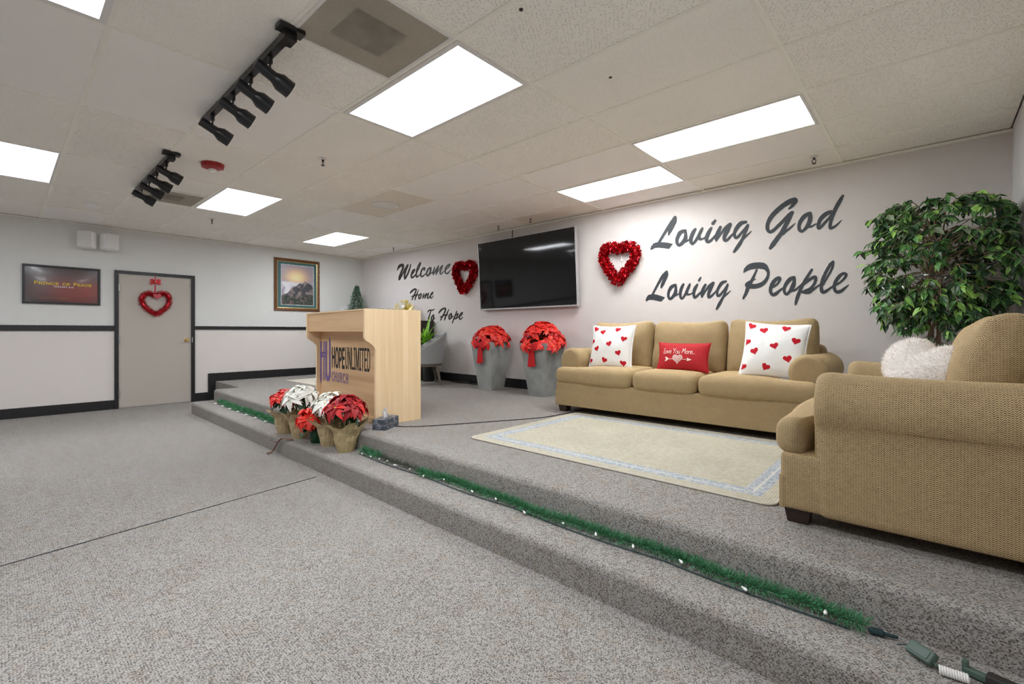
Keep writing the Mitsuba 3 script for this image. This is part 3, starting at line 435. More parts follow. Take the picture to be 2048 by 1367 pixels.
# ------------------------------------------------------------------ lettering on the back wall (outlines in millimetres: x, z pairs; first ring outside, others holes)
GLYPHS = json.loads('{"loving_a":[[[[-2208,2284,-2212,2267,-2215,2232,-2212,2224,-2205,2220,-2196,2224,-2170,2260,-2139,2309,-2117,2352,-2111,2370,-2110,2386,-2114,2420,-2124,2430,-2133,2433,-2142,2430,-2188,2376,-2232,2316,-2335,2164,-2384,2157,-2416,2120,-2425,2087,-2405,2085,-2369,2101,-2327,2099,-2257,2084,-2201,2068,-2157,2121,-2222,2143,-2299,2159]]],[[[-2113,2215,-2127,2174,-2129,2155,-2128,2137,-2123,2119,-2115,2102,-2106,2089,-2096,2082,-2086,2079,-2077,2078,-2060,2083,-2039,2096,-2018,2113,-1995,2120,-1960,2137,-1957,2141,-1958,2149,-1965,2154,-1994,2144,-1990,2158,-1990,2182,-2000,2250,-2002,2255,-2008,2262,-2014,2264,-2057,2265,-2079,2258,-2098,2242],[-2085,2113,-2092,2136,-2091,2147,-2087,2165,-2077,2185,-2064,2204,-2050,2219,-2027,2228,-2030,2187,-2038,2164,-2053,2143,-2073,2122]]],[[[-1961,2202,-1972,2169,-1974,2149,-1972,2123,-1968,2107,-1960,2094,-1949,2083,-1942,2078,-1929,2078,-1914,2086,-1894,2105,-1874,2132,-1867,2123,-1860,2119,-1853,2117,-1839,2118,-1808,2128,-1792,2141,-1790,2145,-1792,2154,-1800,2157,-1820,2144,-1835,2142,-1846,2143,-1847,2173,-1825,2214,-1818,2243,-1820,2252,-1827,2258,-1833,2258,-1837,2257,-1856,2236,-1894,2161,-1933,2105,-1934,2128,-1930,2154,-1924,2172,-1891,2242,-1890,2250,-1894,2258,-1904,2263,-1915,2261,-1940,2236]]],[[[-1799,2167,-1806,2137,-1805,2118,-1802,2107,-1790,2085,-1782,2079,-1769,2075,-1748,2079,-1727,2092,-1694,2132,-1680,2157,-1681,2162,-1685,2166,-1694,2166,-1742,2120,-1767,2106,-1767,2121,-1763,2138,-1723,2229,-1725,2240,-1732,2246,-1737,2248,-1747,2245,-1773,2215,-1788,2191]],[[-1702,2320,-1731,2295,-1735,2290,-1736,2283,-1735,2276,-1731,2270,-1725,2265,-1715,2262,-1706,2266,-1683,2301,-1682,2309,-1686,2316,-1695,2321]]],[[[-1608,2222,-1649,2170,-1627,2226,-1627,2232,-1631,2241,-1641,2247,-1652,2244,-1671,2217,-1688,2186,-1699,2155,-1704,2135,-1703,2119,-1693,2090,-1688,2083,-1682,2082,-1677,2084,-1674,2094,-1669,2098,-1637,2141,-1595,2187,-1618,2145,-1623,2123,-1622,2105,-1618,2089,-1610,2076,-1600,2070,-1591,2068,-1580,2069,-1561,2078,-1552,2086,-1502,2145,-1502,2151,-1505,2156,-1510,2158,-1516,2157,-1544,2134,-1575,2105,-1589,2098,-1585,2117,-1552,2173,-1528,2236,-1528,2242,-1532,2255,-1536,2260,-1542,2263,-1548,2264,-1554,2263,-1593,2237]]],[[[-1506,2196,-1519,2158,-1520,2136,-1516,2117,-1510,2102,-1503,2091,-1496,2085,-1482,2082,-1473,2084,-1463,2090,-1445,2108,-1417,2145,-1429,2109,-1442,2081,-1458,2056,-1489,2014,-1517,1963,-1520,1952,-1518,1947,-1512,1944,-1503,1945,-1497,1948,-1470,1974,-1439,2017,-1425,2043,-1417,2064,-1372,2107,-1339,2143,-1342,2148,-1346,2148,-1399,2111,-1378,2155,-1363,2204,-1363,2210,-1366,2218,-1374,2224,-1381,2224,-1386,2221,-1392,2210,-1452,2143,-1472,2123,-1486,2112,-1490,2128,-1489,2139,-1485,2151,-1473,2172,-1453,2199,-1433,2218,-1421,2225,-1390,2231,-1386,2233,-1382,2240,-1382,2246,-1386,2254,-1393,2259,-1431,2264,-1441,2263,-1457,2256,-1472,2244,-1486,2229]]]],"god":[[[[-1190,2257,-1203,2228,-1210,2206,-1214,2190,-1215,2164,-1212,2142,-1205,2125,-1198,2113,-1192,2107,-1180,2099,-1171,2096,-1158,2097,-1146,2102,-1136,2108,-1108,2132,-1043,2195,-1072,2136,-1091,2101,-1151,2022,-1170,1993,-1184,1960,-1185,1954,-1184,1949,-1182,1944,-1177,1940,-1172,1938,-1165,1940,-1142,1960,-1133,1969,-1065,2065,-1061,2064,-1057,2065,-1023,2095,-992,2119,-978,2134,-955,2164,-957,2167,-960,2168,-1037,2113,-996,2198,-971,2262,-970,2272,-973,2281,-978,2286,-983,2288,-993,2286,-1021,2267,-1076,2210,-1136,2152,-1158,2135,-1167,2130,-1173,2128,-1177,2134,-1180,2144,-1181,2159,-1181,2170,-1176,2190,-1165,2216,-1145,2247,-1121,2272,-1078,2309,-1056,2325,-1032,2339,-988,2360,-999,2339,-1018,2314,-1018,2308,-1015,2304,-1011,2304,-986,2314,-975,2321,-954,2342,-944,2356,-940,2363,-937,2371,-937,2379,-939,2388,-941,2395,-949,2404,-956,2409,-965,2411,-977,2412,-1007,2406,-1040,2393,-1087,2363,-1129,2330,-1166,2292,-1178,2277]]],[[[-927,2192,-933,2178,-939,2153,-942,2129,-941,2113,-939,2099,-933,2087,-924,2075,-913,2068,-902,2066,-890,2070,-871,2084,-854,2102,-833,2103,-822,2105,-807,2114,-788,2127,-785,2131,-787,2137,-792,2139,-824,2125,-837,2123,-830,2138,-825,2150,-821,2166,-818,2189,-822,2231,-825,2238,-827,2247,-830,2252,-835,2254,-839,2255,-863,2251,-882,2244,-895,2234,-906,2223,-918,2208],[-906,2093,-911,2104,-913,2125,-910,2139,-903,2159,-894,2175,-882,2190,-866,2206,-852,2216,-860,2168,-868,2146,-876,2128,-887,2110,-900,2095,-905,2092]]],[[[-687,2153,-695,2110,-696,2087,-693,2077,-689,2069,-683,2064,-677,2062,-668,2063,-659,2066,-646,2073,-636,2080,-620,2097,-594,2133,-594,2138,-598,2139,-625,2115,-639,2104,-655,2094,-671,2089,-663,2133,-652,2172,-641,2202,-629,2232,-599,2292,-588,2317,-577,2350,-578,2357,-581,2362,-588,2365,-592,2363,-616,2331,-643,2283,-653,2261,-664,2232,-669,2239,-676,2241,-703,2237,-715,2233,-724,2229,-739,2218,-751,2207,-763,2192,-771,2179,-776,2169,-784,2137,-787,2120,-787,2107,-786,2096,-783,2088,-778,2079,-772,2076,-764,2075,-757,2077,-740,2092],[-761,2106,-750,2143,-745,2154,-738,2163,-721,2181,-706,2193,-679,2207,-689,2189,-697,2178,-734,2138]]]],"loving_b":[[[[-2267,1747,-2293,1687,-2300,1664,-2302,1633,-2299,1629,-2295,1626,-2287,1628,-2262,1660,-2216,1752,-2210,1770,-2209,1787,-2216,1820,-2222,1826,-2229,1827,-2236,1826,-2270,1799,-2286,1781,-2308,1750,-2341,1693,-2408,1571,-2409,1567,-2453,1560,-2475,1528,-2486,1493,-2472,1489,-2440,1503,-2402,1502,-2346,1489,-2296,1475,-2272,1495,-2250,1523,-2358,1563,-2384,1565,-2315,1678]]],[[[-2212,1610,-2218,1593,-2223,1570,-2225,1552,-2223,1536,-2219,1519,-2212,1504,-2205,1494,-2197,1489,-2187,1488,-2180,1488,-2164,1495,-2151,1504,-2134,1523,-2106,1534,-2071,1558,-2072,1565,-2075,1568,-2079,1569,-2115,1550,-2106,1572,-2105,1599,-2108,1633,-2113,1656,-2116,1663,-2123,1668,-2130,1670,-2159,1664,-2180,1655,-2196,1640],[-2189,1516,-2195,1538,-2195,1550,-2191,1570,-2184,1589,-2165,1613,-2151,1627,-2138,1635,-2137,1621,-2139,1604,-2143,1583,-2149,1569,-2162,1547,-2176,1527]]],[[[-2080,1604,-2087,1571,-2086,1530,-2080,1510,-2075,1499,-2066,1490,-2060,1487,-2048,1488,-2034,1497,-2021,1512,-2005,1536,-1998,1531,-1988,1529,-1976,1529,-1961,1533,-1939,1544,-1917,1566,-1919,1573,-1926,1575,-1929,1573,-1945,1558,-1954,1553,-1971,1549,-1985,1552,-1982,1576,-1963,1616,-1957,1635,-1955,1657,-1957,1662,-1962,1664,-1970,1662,-1988,1638,-2030,1544,-2041,1526,-2054,1509,-2056,1531,-2054,1566,-2045,1600,-2023,1655,-2024,1661,-2028,1667,-2035,1669,-2041,1668,-2061,1647,-2071,1629]]],[[[-1932,1589,-1936,1572,-1939,1553,-1936,1525,-1928,1501,-1922,1493,-1914,1490,-1906,1490,-1900,1492,-1879,1506,-1864,1523,-1828,1568,-1829,1573,-1832,1577,-1836,1578,-1840,1577,-1906,1519,-1907,1543,-1903,1563,-1887,1606,-1872,1641,-1874,1649,-1880,1654,-1885,1654,-1890,1651,-1913,1628,-1922,1615]],[[-1854,1724,-1877,1690,-1875,1680,-1867,1674,-1860,1675,-1854,1679,-1839,1713,-1840,1718,-1843,1723,-1848,1725]]],[[[-1775,1620,-1814,1564,-1784,1634,-1785,1641,-1787,1645,-1795,1649,-1803,1646,-1827,1617,-1838,1594,-1847,1566,-1851,1548,-1850,1532,-1842,1500,-1838,1496,-1833,1495,-1828,1498,-1827,1504,-1823,1507,-1792,1558,-1757,1599,-1772,1567,-1779,1536,-1780,1520,-1779,1504,-1775,1494,-1768,1487,-1760,1484,-1752,1486,-1741,1491,-1725,1502,-1713,1515,-1674,1563,-1674,1567,-1677,1571,-1681,1572,-1685,1571,-1728,1531,-1752,1514,-1744,1543,-1721,1594,-1700,1643,-1701,1651,-1705,1658,-1713,1664,-1722,1663,-1757,1641]]],[[[-1678,1596,-1688,1565,-1689,1541,-1685,1515,-1680,1504,-1674,1499,-1667,1496,-1658,1495,-1642,1503,-1625,1521,-1606,1549,-1614,1523,-1620,1509,-1665,1435,-1676,1412,-1687,1381,-1690,1367,-1689,1362,-1684,1359,-1674,1363,-1669,1368,-1649,1396,-1633,1425,-1604,1488,-1570,1518,-1537,1556,-1539,1559,-1543,1559,-1589,1525,-1571,1575,-1559,1619,-1560,1626,-1564,1631,-1568,1634,-1575,1633,-1580,1629,-1586,1614,-1620,1565,-1643,1538,-1662,1521,-1663,1533,-1663,1551,-1654,1575,-1636,1605,-1620,1626,-1608,1635,-1582,1648,-1579,1651,-1577,1657,-1578,1661,-1581,1665,-1586,1669,-1619,1665,-1628,1663,-1638,1656,-1648,1647,-1659,1632]]]],"people":[[[[-1383,1804,-1397,1791,-1412,1770,-1419,1736,-1417,1731,-1413,1731,-1385,1747,-1351,1758,-1307,1763,-1267,1760,-1238,1753,-1226,1747,-1217,1739,-1205,1722,-1201,1710,-1202,1700,-1206,1681,-1215,1663,-1231,1641,-1246,1629,-1265,1620,-1293,1612,-1312,1611,-1337,1614,-1322,1646,-1302,1655,-1301,1657,-1303,1661,-1317,1660,-1285,1748,-1286,1754,-1289,1759,-1296,1761,-1301,1758,-1326,1703,-1357,1648,-1365,1647,-1387,1634,-1394,1628,-1402,1618,-1403,1601,-1400,1591,-1393,1582,-1406,1531,-1426,1480,-1425,1464,-1420,1460,-1415,1461,-1409,1466,-1387,1500,-1374,1525,-1358,1567,-1319,1562,-1285,1566,-1265,1572,-1246,1580,-1232,1589,-1217,1601,-1201,1622,-1189,1645,-1181,1671,-1177,1693,-1176,1709,-1178,1730,-1190,1770,-1199,1787,-1206,1797,-1215,1805,-1226,1813,-1246,1820,-1267,1824,-1317,1826,-1336,1823,-1359,1818]]],[[[-1160,1629,-1173,1603,-1183,1568,-1186,1546,-1184,1526,-1181,1513,-1175,1500,-1165,1485,-1157,1479,-1151,1477,-1137,1477,-1120,1483,-1107,1493,-1084,1521,-1058,1546,-1056,1554,-1059,1560,-1067,1561,-1126,1520,-1147,1508,-1153,1518,-1155,1529,-1155,1540,-1151,1557,-1145,1558,-1116,1577,-1105,1586,-1095,1598,-1078,1627,-1075,1644,-1077,1655,-1083,1665,-1091,1670,-1102,1671,-1113,1669,-1124,1663,-1140,1651],[-1140,1586,-1119,1621,-1099,1641,-1106,1622,-1115,1606,-1123,1598]]],[[[-1055,1590,-1064,1557,-1065,1540,-1064,1524,-1058,1504,-1052,1491,-1041,1481,-1032,1479,-1025,1480,-1017,1484,-993,1509,-964,1515,-948,1523,-887,1586,-885,1593,-888,1601,-893,1603,-897,1601,-925,1570,-944,1552,-958,1541,-972,1536,-959,1559,-955,1577,-953,1595,-953,1624,-955,1648,-960,1660,-967,1664,-998,1659,-1011,1652,-1024,1639,-1037,1622],[-1031,1504,-1037,1518,-1040,1532,-1037,1546,-1032,1560,-1023,1578,-1010,1596,-989,1620,-978,1630,-982,1611,-1011,1535,-1028,1507]]],[[[-911,1502,-904,1492,-900,1491,-888,1492,-885,1488,-879,1485,-853,1484,-838,1487,-825,1497,-756,1562,-756,1566,-758,1570,-761,1572,-765,1572,-815,1536,-801,1557,-792,1572,-787,1586,-781,1609,-780,1623,-781,1637,-787,1648,-793,1653,-806,1656,-817,1652,-838,1640,-855,1627,-815,1703,-815,1713,-820,1720,-827,1721,-833,1717,-891,1620,-912,1576,-950,1480,-957,1454,-964,1411,-962,1387,-959,1382,-954,1382,-952,1384,-942,1405,-924,1458],[-885,1569,-880,1571,-836,1606,-805,1626,-808,1604,-814,1586,-825,1567,-838,1550,-849,1541,-875,1531,-906,1517,-887,1563]]],[[[-744,1640,-754,1609,-760,1580,-763,1542,-762,1517,-760,1503,-753,1489,-745,1483,-740,1481,-728,1480,-719,1482,-705,1492,-654,1542,-652,1546,-652,1551,-655,1555,-661,1556,-692,1532,-720,1514,-726,1511,-731,1512,-734,1519,-737,1535,-737,1554,-730,1557,-671,1673,-658,1705,-652,1728,-650,1749,-650,1767,-652,1773,-654,1777,-659,1779,-663,1778,-672,1773,-682,1764,-693,1749,-720,1697],[-726,1604,-703,1671,-669,1740,-675,1715,-683,1692]]],[[[-639,1620,-652,1595,-660,1570,-664,1545,-663,1523,-656,1501,-644,1483,-636,1477,-630,1475,-614,1475,-597,1482,-579,1498,-559,1523,-542,1547,-541,1551,-543,1553,-546,1553,-602,1513,-613,1508,-625,1505,-629,1505,-631,1508,-637,1523,-639,1537,-637,1550,-632,1548,-628,1549,-596,1573,-574,1595,-561,1613,-555,1624,-552,1637,-553,1648,-557,1657,-568,1665,-579,1668,-591,1666,-607,1657,-619,1646],[-610,1586,-632,1569,-621,1593,-601,1623,-592,1633,-582,1641,-577,1642,-572,1641,-575,1632,-580,1622,-596,1599]]]],"welcome":[[[[-7211,2244,-7244,2205,-7291,2159,-7288,2185,-7266,2238,-7237,2289,-7194,2353,-7193,2362,-7188,2368,-7189,2376,-7194,2381,-7211,2386,-7219,2386,-7230,2382,-7299,2328,-7439,2188,-7343,2313,-7328,2343,-7327,2372,-7333,2385,-7345,2397,-7363,2406,-7385,2412,-7413,2413,-7446,2411,-7478,2405,-7502,2395,-7524,2380,-7543,2354,-7558,2305,-7554,2300,-7543,2299,-7487,2332,-7438,2354,-7398,2362,-7395,2347,-7398,2328,-7405,2313,-7494,2198,-7508,2176,-7513,2156,-7513,2119,-7505,2107,-7491,2102,-7480,2101,-7463,2107,-7458,2115,-7450,2119,-7400,2166,-7319,2249,-7337,2208,-7344,2181,-7344,2158,-7332,2118,-7320,2107,-7300,2104,-7287,2107,-7279,2116,-7264,2121,-7187,2203,-7151,2256,-7117,2330,-7108,2376,-7115,2383,-7123,2384,-7130,2381,-7157,2330]]],[[[-7102,2227,-7122,2186,-7126,2166,-7123,2138,-7116,2124,-7107,2116,-7090,2109,-7069,2107,-7046,2111,-7027,2119,-6937,2181,-6935,2186,-6942,2191,-6952,2191,-6996,2173,-7049,2145,-7075,2137,-7078,2153,-7076,2172,-7031,2199,-7002,2222,-6976,2256,-6976,2263,-6980,2270,-6991,2277,-7006,2280,-7023,2280,-7045,2275,-7073,2260],[-7060,2209,-7035,2242,-7014,2257,-7036,2228]]],[[[-6947,2271,-6964,2225,-6973,2171,-6975,2144,-6971,2129,-6964,2121,-6949,2113,-6935,2110,-6913,2112,-6885,2122,-6833,2161,-6834,2166,-6839,2170,-6847,2172,-6855,2171,-6905,2145,-6930,2137,-6931,2158,-6925,2206,-6918,2208,-6867,2263,-6830,2312,-6810,2354,-6809,2374,-6815,2384,-6827,2387,-6842,2383,-6859,2375,-6878,2361,-6919,2313],[-6913,2251,-6884,2300,-6839,2358,-6871,2302]]],[[[-6815,2238,-6829,2216,-6834,2196,-6839,2159,-6836,2136,-6829,2123,-6818,2113,-6799,2107,-6777,2105,-6756,2108,-6733,2116,-6674,2153,-6673,2157,-6677,2162,-6684,2165,-6692,2165,-6758,2137,-6781,2131,-6792,2131,-6796,2148,-6794,2170,-6788,2197,-6776,2221,-6745,2248,-6720,2261,-6742,2237,-6743,2229,-6740,2224,-6730,2218,-6717,2216,-6706,2219,-6680,2250,-6677,2259,-6678,2267,-6685,2274,-6700,2281,-6713,2284,-6734,2283,-6775,2267,-6799,2252]]],[[[-6653,2210,-6668,2180,-6669,2164,-6666,2143,-6659,2130,-6646,2117,-6633,2110,-6622,2106,-6606,2106,-6590,2110,-6571,2120,-6552,2137,-6495,2152,-6477,2163,-6458,2180,-6462,2187,-6474,2188,-6506,2167,-6534,2159,-6519,2183,-6511,2203,-6508,2253,-6514,2262,-6534,2272,-6547,2271,-6606,2252,-6632,2234],[-6618,2129,-6628,2154,-6621,2182,-6606,2201,-6585,2220,-6549,2241,-6560,2204,-6579,2170,-6606,2137]]],[[[-6284,2232,-6348,2169,-6318,2217,-6305,2245,-6299,2267,-6303,2273,-6314,2277,-6326,2273,-6384,2226,-6440,2162,-6428,2200,-6403,2251,-6406,2256,-6412,2260,-6420,2262,-6427,2260,-6461,2217,-6474,2186,-6479,2150,-6465,2116,-6455,2113,-6448,2116,-6445,2132,-6438,2132,-6432,2135,-6373,2202,-6389,2173,-6395,2147,-6386,2116,-6378,2111,-6368,2112,-6355,2155,-6346,2149,-6339,2149,-6333,2152,-6271,2212,-6243,2233,-6273,2192,-6284,2173,-6290,2148,-6289,2127,-6279,2115,-6269,2111,-6258,2109,-6240,2110,-6216,2119,-6170,2154,-6168,2158,-6173,2164,-6185,2165,-6235,2134,-6255,2129,-6255,2143,-6247,2164,-6201,2230,-6191,2264,-6195,2271,-6205,2275,-6214,2274,-6253,2253]]],[[[-6132,2225,-6146,2207,-6156,2180,-6158,2161,-6154,2139,-6144,2124,-6128,2113,-6110,2106,-6085,2103,-6064,2106,-6039,2119,-5989,2167,-5992,2170,-5997,2170,-6061,2136,-6082,2129,-6096,2127,-6109,2132,-6117,2142,-6119,2158,-6117,2176,-6058,2201,-6023,2224,-5997,2251,-5996,2259,-6000,2268,-6009,2274,-6026,2276,-6049,2274,-6069,2269,-6099,2253],[-6106,2201,-6085,2224,-6063,2241,-6049,2249,-6029,2255,-6047,2237,-6068,2220]]]],"home":[[[[-7099,1892,-7130,1873,-7148,1856,-7149,1842,-7139,1828,-7131,1829,-7045,1876,-7012,1887,-6980,1896,-6982,1876,-6992,1856,-7041,1799,-7110,1781,-7117,1774,-7113,1768,-7102,1765,-7061,1772,-7099,1714,-7095,1707,-7083,1704,-7073,1708,-7014,1778,-6978,1780,-7009,1713,-7005,1706,-6998,1703,-6991,1704,-6983,1708,-6931,1785,-6898,1788,-6889,1793,-6888,1799,-6893,1805,-6902,1808,-6915,1808,-6893,1849,-6873,1894,-6880,1897,-6886,1896,-6958,1807,-6989,1805,-6961,1837,-6942,1869,-6938,1894,-6946,1911,-6956,1918,-6968,1922,-6985,1924,-7002,1923,-7052,1911]]],[[[-6884,1792,-6894,1764,-6892,1740,-6886,1727,-6876,1716,-6868,1712,-6854,1711,-6836,1716,-6819,1728,-6803,1747,-6789,1771,-6784,1795,-6798,1823,-6812,1828,-6829,1825,-6865,1808],[-6855,1733,-6859,1751,-6853,1771,-6840,1788,-6822,1801,-6823,1785,-6835,1756,-6843,1744]]],[[[-6690,1717,-6651,1763,-6619,1785,-6640,1741,-6642,1728,-6639,1720,-6633,1714,-6624,1710,-6605,1709,-6588,1714,-6575,1723,-6545,1754,-6545,1759,-6550,1762,-6560,1761,-6595,1733,-6611,1727,-6582,1791,-6576,1812,-6582,1820,-6589,1821,-6598,1820,-6645,1789,-6634,1814,-6642,1820,-6657,1821,-6714,1782,-6736,1764,-6711,1813,-6713,1817,-6719,1820,-6728,1821,-6734,1818,-6766,1775,-6771,1754,-6773,1724,-6758,1717,-6750,1718,-6722,1754,-6687,1778,-6714,1726,-6710,1718,-6700,1715]]],[[[-6539,1791,-6554,1765,-6555,1739,-6550,1724,-6543,1714,-6531,1708,-6517,1706,-6497,1713,-6446,1756,-6448,1760,-6454,1761,-6517,1727,-6523,1744,-6520,1763,-6488,1777,-6469,1790,-6453,1812,-6452,1819,-6455,1826,-6461,1829,-6474,1831,-6497,1826,-6518,1812],[-6505,1787,-6487,1806,-6481,1810,-6493,1795]]]],"to":[[[[-6577,1517,-6598,1508,-6615,1494,-6625,1469,-6622,1464,-6612,1464,-6589,1483,-6569,1492,-6552,1497,-6536,1497,-6571,1437,-6609,1359,-6612,1346,-6609,1343,-6602,1341,-6593,1344,-6582,1358,-6511,1495,-6487,1496,-6471,1499,-6409,1523,-6407,1526,-6413,1529,-6492,1517,-6544,1522,-6556,1522]]],[[[-6524,1380,-6530,1359,-6527,1337,-6514,1322,-6498,1317,-6482,1317,-6466,1322,-6457,1328,-6444,1345,-6433,1345,-6398,1365,-6399,1369,-6405,1370,-6436,1360,-6428,1381,-6428,1402,-6433,1423,-6441,1433,-6449,1436,-6459,1434,-6500,1413,-6511,1401],[-6493,1336,-6498,1353,-6494,1368,-6479,1392,-6461,1408,-6464,1386,-6477,1348,-6485,1337]]]],"hope":[[[[-6263,1510,-6292,1489,-6310,1471,-6313,1459,-6310,1446,-6306,1443,-6300,1443,-6285,1451,-6230,1488,-6205,1501,-6170,1512,-6157,1515,-6145,1514,-6147,1500,-6161,1473,-6209,1409,-6271,1386,-6276,1380,-6272,1374,-6264,1372,-6230,1381,-6270,1327,-6267,1321,-6257,1319,-6250,1322,-6186,1392,-6134,1401,-6168,1329,-6165,1322,-6159,1320,-6152,1320,-6146,1324,-6091,1405,-6067,1408,-6059,1413,-6058,1419,-6062,1424,-6077,1427,-6053,1469,-6035,1512,-6041,1515,-6047,1513,-6114,1428,-6160,1422,-6127,1464,-6109,1494,-6104,1513,-6111,1527,-6124,1536,-6137,1540,-6154,1542,-6173,1541,-6221,1530]]],[[[-6042,1410,-6053,1383,-6053,1356,-6043,1340,-6032,1332,-6023,1330,-6008,1332,-5996,1338,-5982,1348,-5972,1350,-5913,1390,-5917,1397,-5925,1398,-5963,1376,-5953,1402,-5952,1417,-5964,1439,-5974,1445,-5982,1445,-5990,1443,-6027,1423],[-6018,1350,-6021,1371,-6012,1395,-6005,1404,-5985,1419,-5988,1400,-5997,1372,-6008,1358]]],[[[-5904,1383,-5906,1376,-5949,1307,-5958,1270,-5953,1266,-5946,1268,-5901,1335,-5880,1335,-5868,1338,-5861,1335,-5853,1336,-5783,1375,-5783,1380,-5792,1383,-5818,1371,-5807,1385,-5796,1410,-5792,1429,-5798,1438,-5809,1441,-5819,1439,-5846,1421,-5826,1471,-5826,1475,-5832,1479,-5840,1479,-5845,1475,-5877,1420,-5899,1386],[-5868,1385,-5839,1403,-5826,1411,-5833,1393,-5846,1376,-5877,1355,-5891,1351]]],[[[-5774,1410,-5789,1383,-5791,1368,-5790,1355,-5784,1344,-5773,1331,-5766,1327,-5754,1324,-5742,1325,-5720,1335,-5676,1373,-5677,1377,-5683,1377,-5743,1345,-5749,1344,-5756,1351,-5760,1359,-5760,1370,-5718,1395,-5699,1411,-5684,1433,-5682,1440,-5685,1447,-5693,1451,-5702,1453,-5724,1449,-5746,1436],[-5752,1393,-5729,1419,-5706,1435,-5722,1414]]]]}')
WORDS = [('loving_a', 'dark grey script word Loving beside the word God, upper line', 'vinyl_mat'), ('god', 'dark grey script word God, upper right of the lettering', 'vinyl_mat'),
         ('loving_b', 'dark grey script word Loving beside the word People, lower line', 'vinyl_mat'), ('people', 'dark grey script word People above the sofa', 'vinyl_mat'),
         ('welcome', 'dark script word Welcome left of a heart wreath', 'vinyl_black_mat'), ('home', 'small dark script word Home under the word Welcome', 'vinyl_black_mat'),
         ('to', 'small dark script word To behind the green leaves', 'vinyl_black_mat'), ('hope', 'small dark script word Hope left of the planters', 'vinyl_black_mat')]
for name, label, m in WORDS:
    t = thing('wall_lettering', label, 'lettering')
    for glyph in GLYPHS[name]:
        ms = []
        for rings in glyph:
            R = [np.array(r, float).reshape(-1, 2) / 1000 for r in rings]
            ms.append(extrude(Polygon(R[0], R[1:]).buffer(0), .004))
        part(t, 'letter', xf(join(ms), TO_XZ, (0, YB + .0005, 0)), m)

# ------------------------------------------------------------------ television
t = thing('television', 'large black flat television tilted down on the back wall', 'television')
x0, x1, z0, z1 = -5.188, -3.382, 1.462, 2.487
yb_, yt_ = 5.012, 4.952
tilt = lambda m: (np.stack([m[0][:, 0], yb_ + (yt_ - yb_) * (m[0][:, 2] - z0) / (z1 - z0) + m[0][:, 1], m[0][:, 2]], 1), m[1])
part(t, 'back_panel', tilt(box(x0 + .004, x1 - .004, .004, .045, z0 + .004, z1 - .004)), 'black_metal_mat')
gx, gz = np.meshgrid(np.linspace(x0 + .012, x1 - .012, 41), np.linspace(z0 + .022, z1 - .012, 25), indexing='ij')
u, w = (gx - (x0 + x1) / 2) / 1.8, (gz - (z0 + z1) / 2) / 1.0
sv = np.stack([gx, .002 + .012 * (u * u * 2 + w * w) - .006 + 0 * gx, gz], -1).reshape(-1, 3)
I, J = np.meshgrid(range(40), range(24), indexing='ij'); q = np.stack([I * 25 + J, (I + 1) * 25 + J, (I + 1) * 25 + J + 1, I * 25 + J + 1], -1).reshape(-1, 4)
QF = np.vstack([q[:, [0, 1, 2]], q[:, [0, 2, 3]]])
part(t, 'screen', tilt((sv, QF)), 'screen_mat', smooth=True)
bez = xf(extrude(sbox(x0, z0, x1, z1).difference(sbox(x0 + .010, z0 + .020, x1 - .010, z1 - .008)), .048), TO_XZ, (0, .040, 0))
part(t, 'bezel', tilt(bez), 'silver_mat', label='thin silver edge of the screen')
part(t, 'wall_bracket', box(-4.6, -3.9, 5.0, YB - .0005, 1.75, 2.15), 'black_metal_mat')
obj('television_cable', tube([[-4.592, YB - .006, ZC - .012], [-4.592, YB - .006, 2.45], [-4.59, YB - .02, 2.40]], .006, 8), 'plug_black_mat', 'dark cable running from the ceiling down behind the television', 'cable')

# ------------------------------------------------------------------ heart wreaths
def heart_line(pts, n): 
    c = catmull(pts, 14, closed=True); d = np.r_[0, np.cumsum(np.linalg.norm(np.diff(np.vstack([c, c[:1]]), axis=0), axis=1))]
    s = np.linspace(0, d[-1], n, endpoint=False); cc = np.vstack([c, c[:1]])
    return np.stack([np.interp(s, d, cc[:, k]) for k in (0, 1)], 1)
def tinsel(line, normal_axis, plane, r, n, size, rng, thin=False):
    """Foil flakes round a closed heart line (drawn coordinates), standing in front of a wall plane."""
    sign = -1 if normal_axis == 'y' else 1
    vs, fs = [], []
    tang = np.roll(line, -1, 0) - np.roll(line, 1, 0); tang /= np.linalg.norm(tang, axis=1, keepdims=True)
    for i in range(n):
        k = rng.integers(len(line)); c, tg = line[k], tang[k]
        nn = np.array([-tg[1], tg[0]]); th = rng.uniform(0, 2 * pi); rr = r * math.sqrt(rng.uniform(.25, 1.0))
        off, dep = rr * math.cos(th), rr * math.sin(th) * .8
        pos = np.array([*(c + nn * off + tg * rng.uniform(-.008, .008)), max(dep + r * .8, .008)])
        out = np.array([*(nn * math.cos(th)), math.sin(th)]) + rng.normal(0, .55, 3); out /= np.linalg.norm(out)
        a = np.cross(out, rng.normal(0, 1, 3)); a /= np.linalg.norm(a)
        L, W = size * rng.uniform(.6, 1.3), size * (.10 if thin else rng.uniform(.28, .5))
        q = np.array([pos - out * L * .3, pos + a * W + out * L * .1, pos + out * L * .7, pos - a * W + out * L * .1])
        q[:, 2] = np.maximum(q[:, 2], .002)
        fs += [[len(vs), len(vs) + 1, len(vs) + 2], [len(vs), len(vs) + 2, len(vs) + 3]]; vs += list(q)
    v = np.array(vs)
    core = tube(np.c_[np.vstack([line, line[:2]]), np.full(len(line) + 2, r * .75)], r * .42, 8, False)
    v, f = join([(v, np.array(fs)), core])
    return (np.stack([v[:, 0], plane - v[:, 2], v[:, 1]], 1) if normal_axis == 'y' else np.stack([plane + v[:, 2], v[:, 0], v[:, 1]], 1)), f
rng = np.random.default_rng(11)
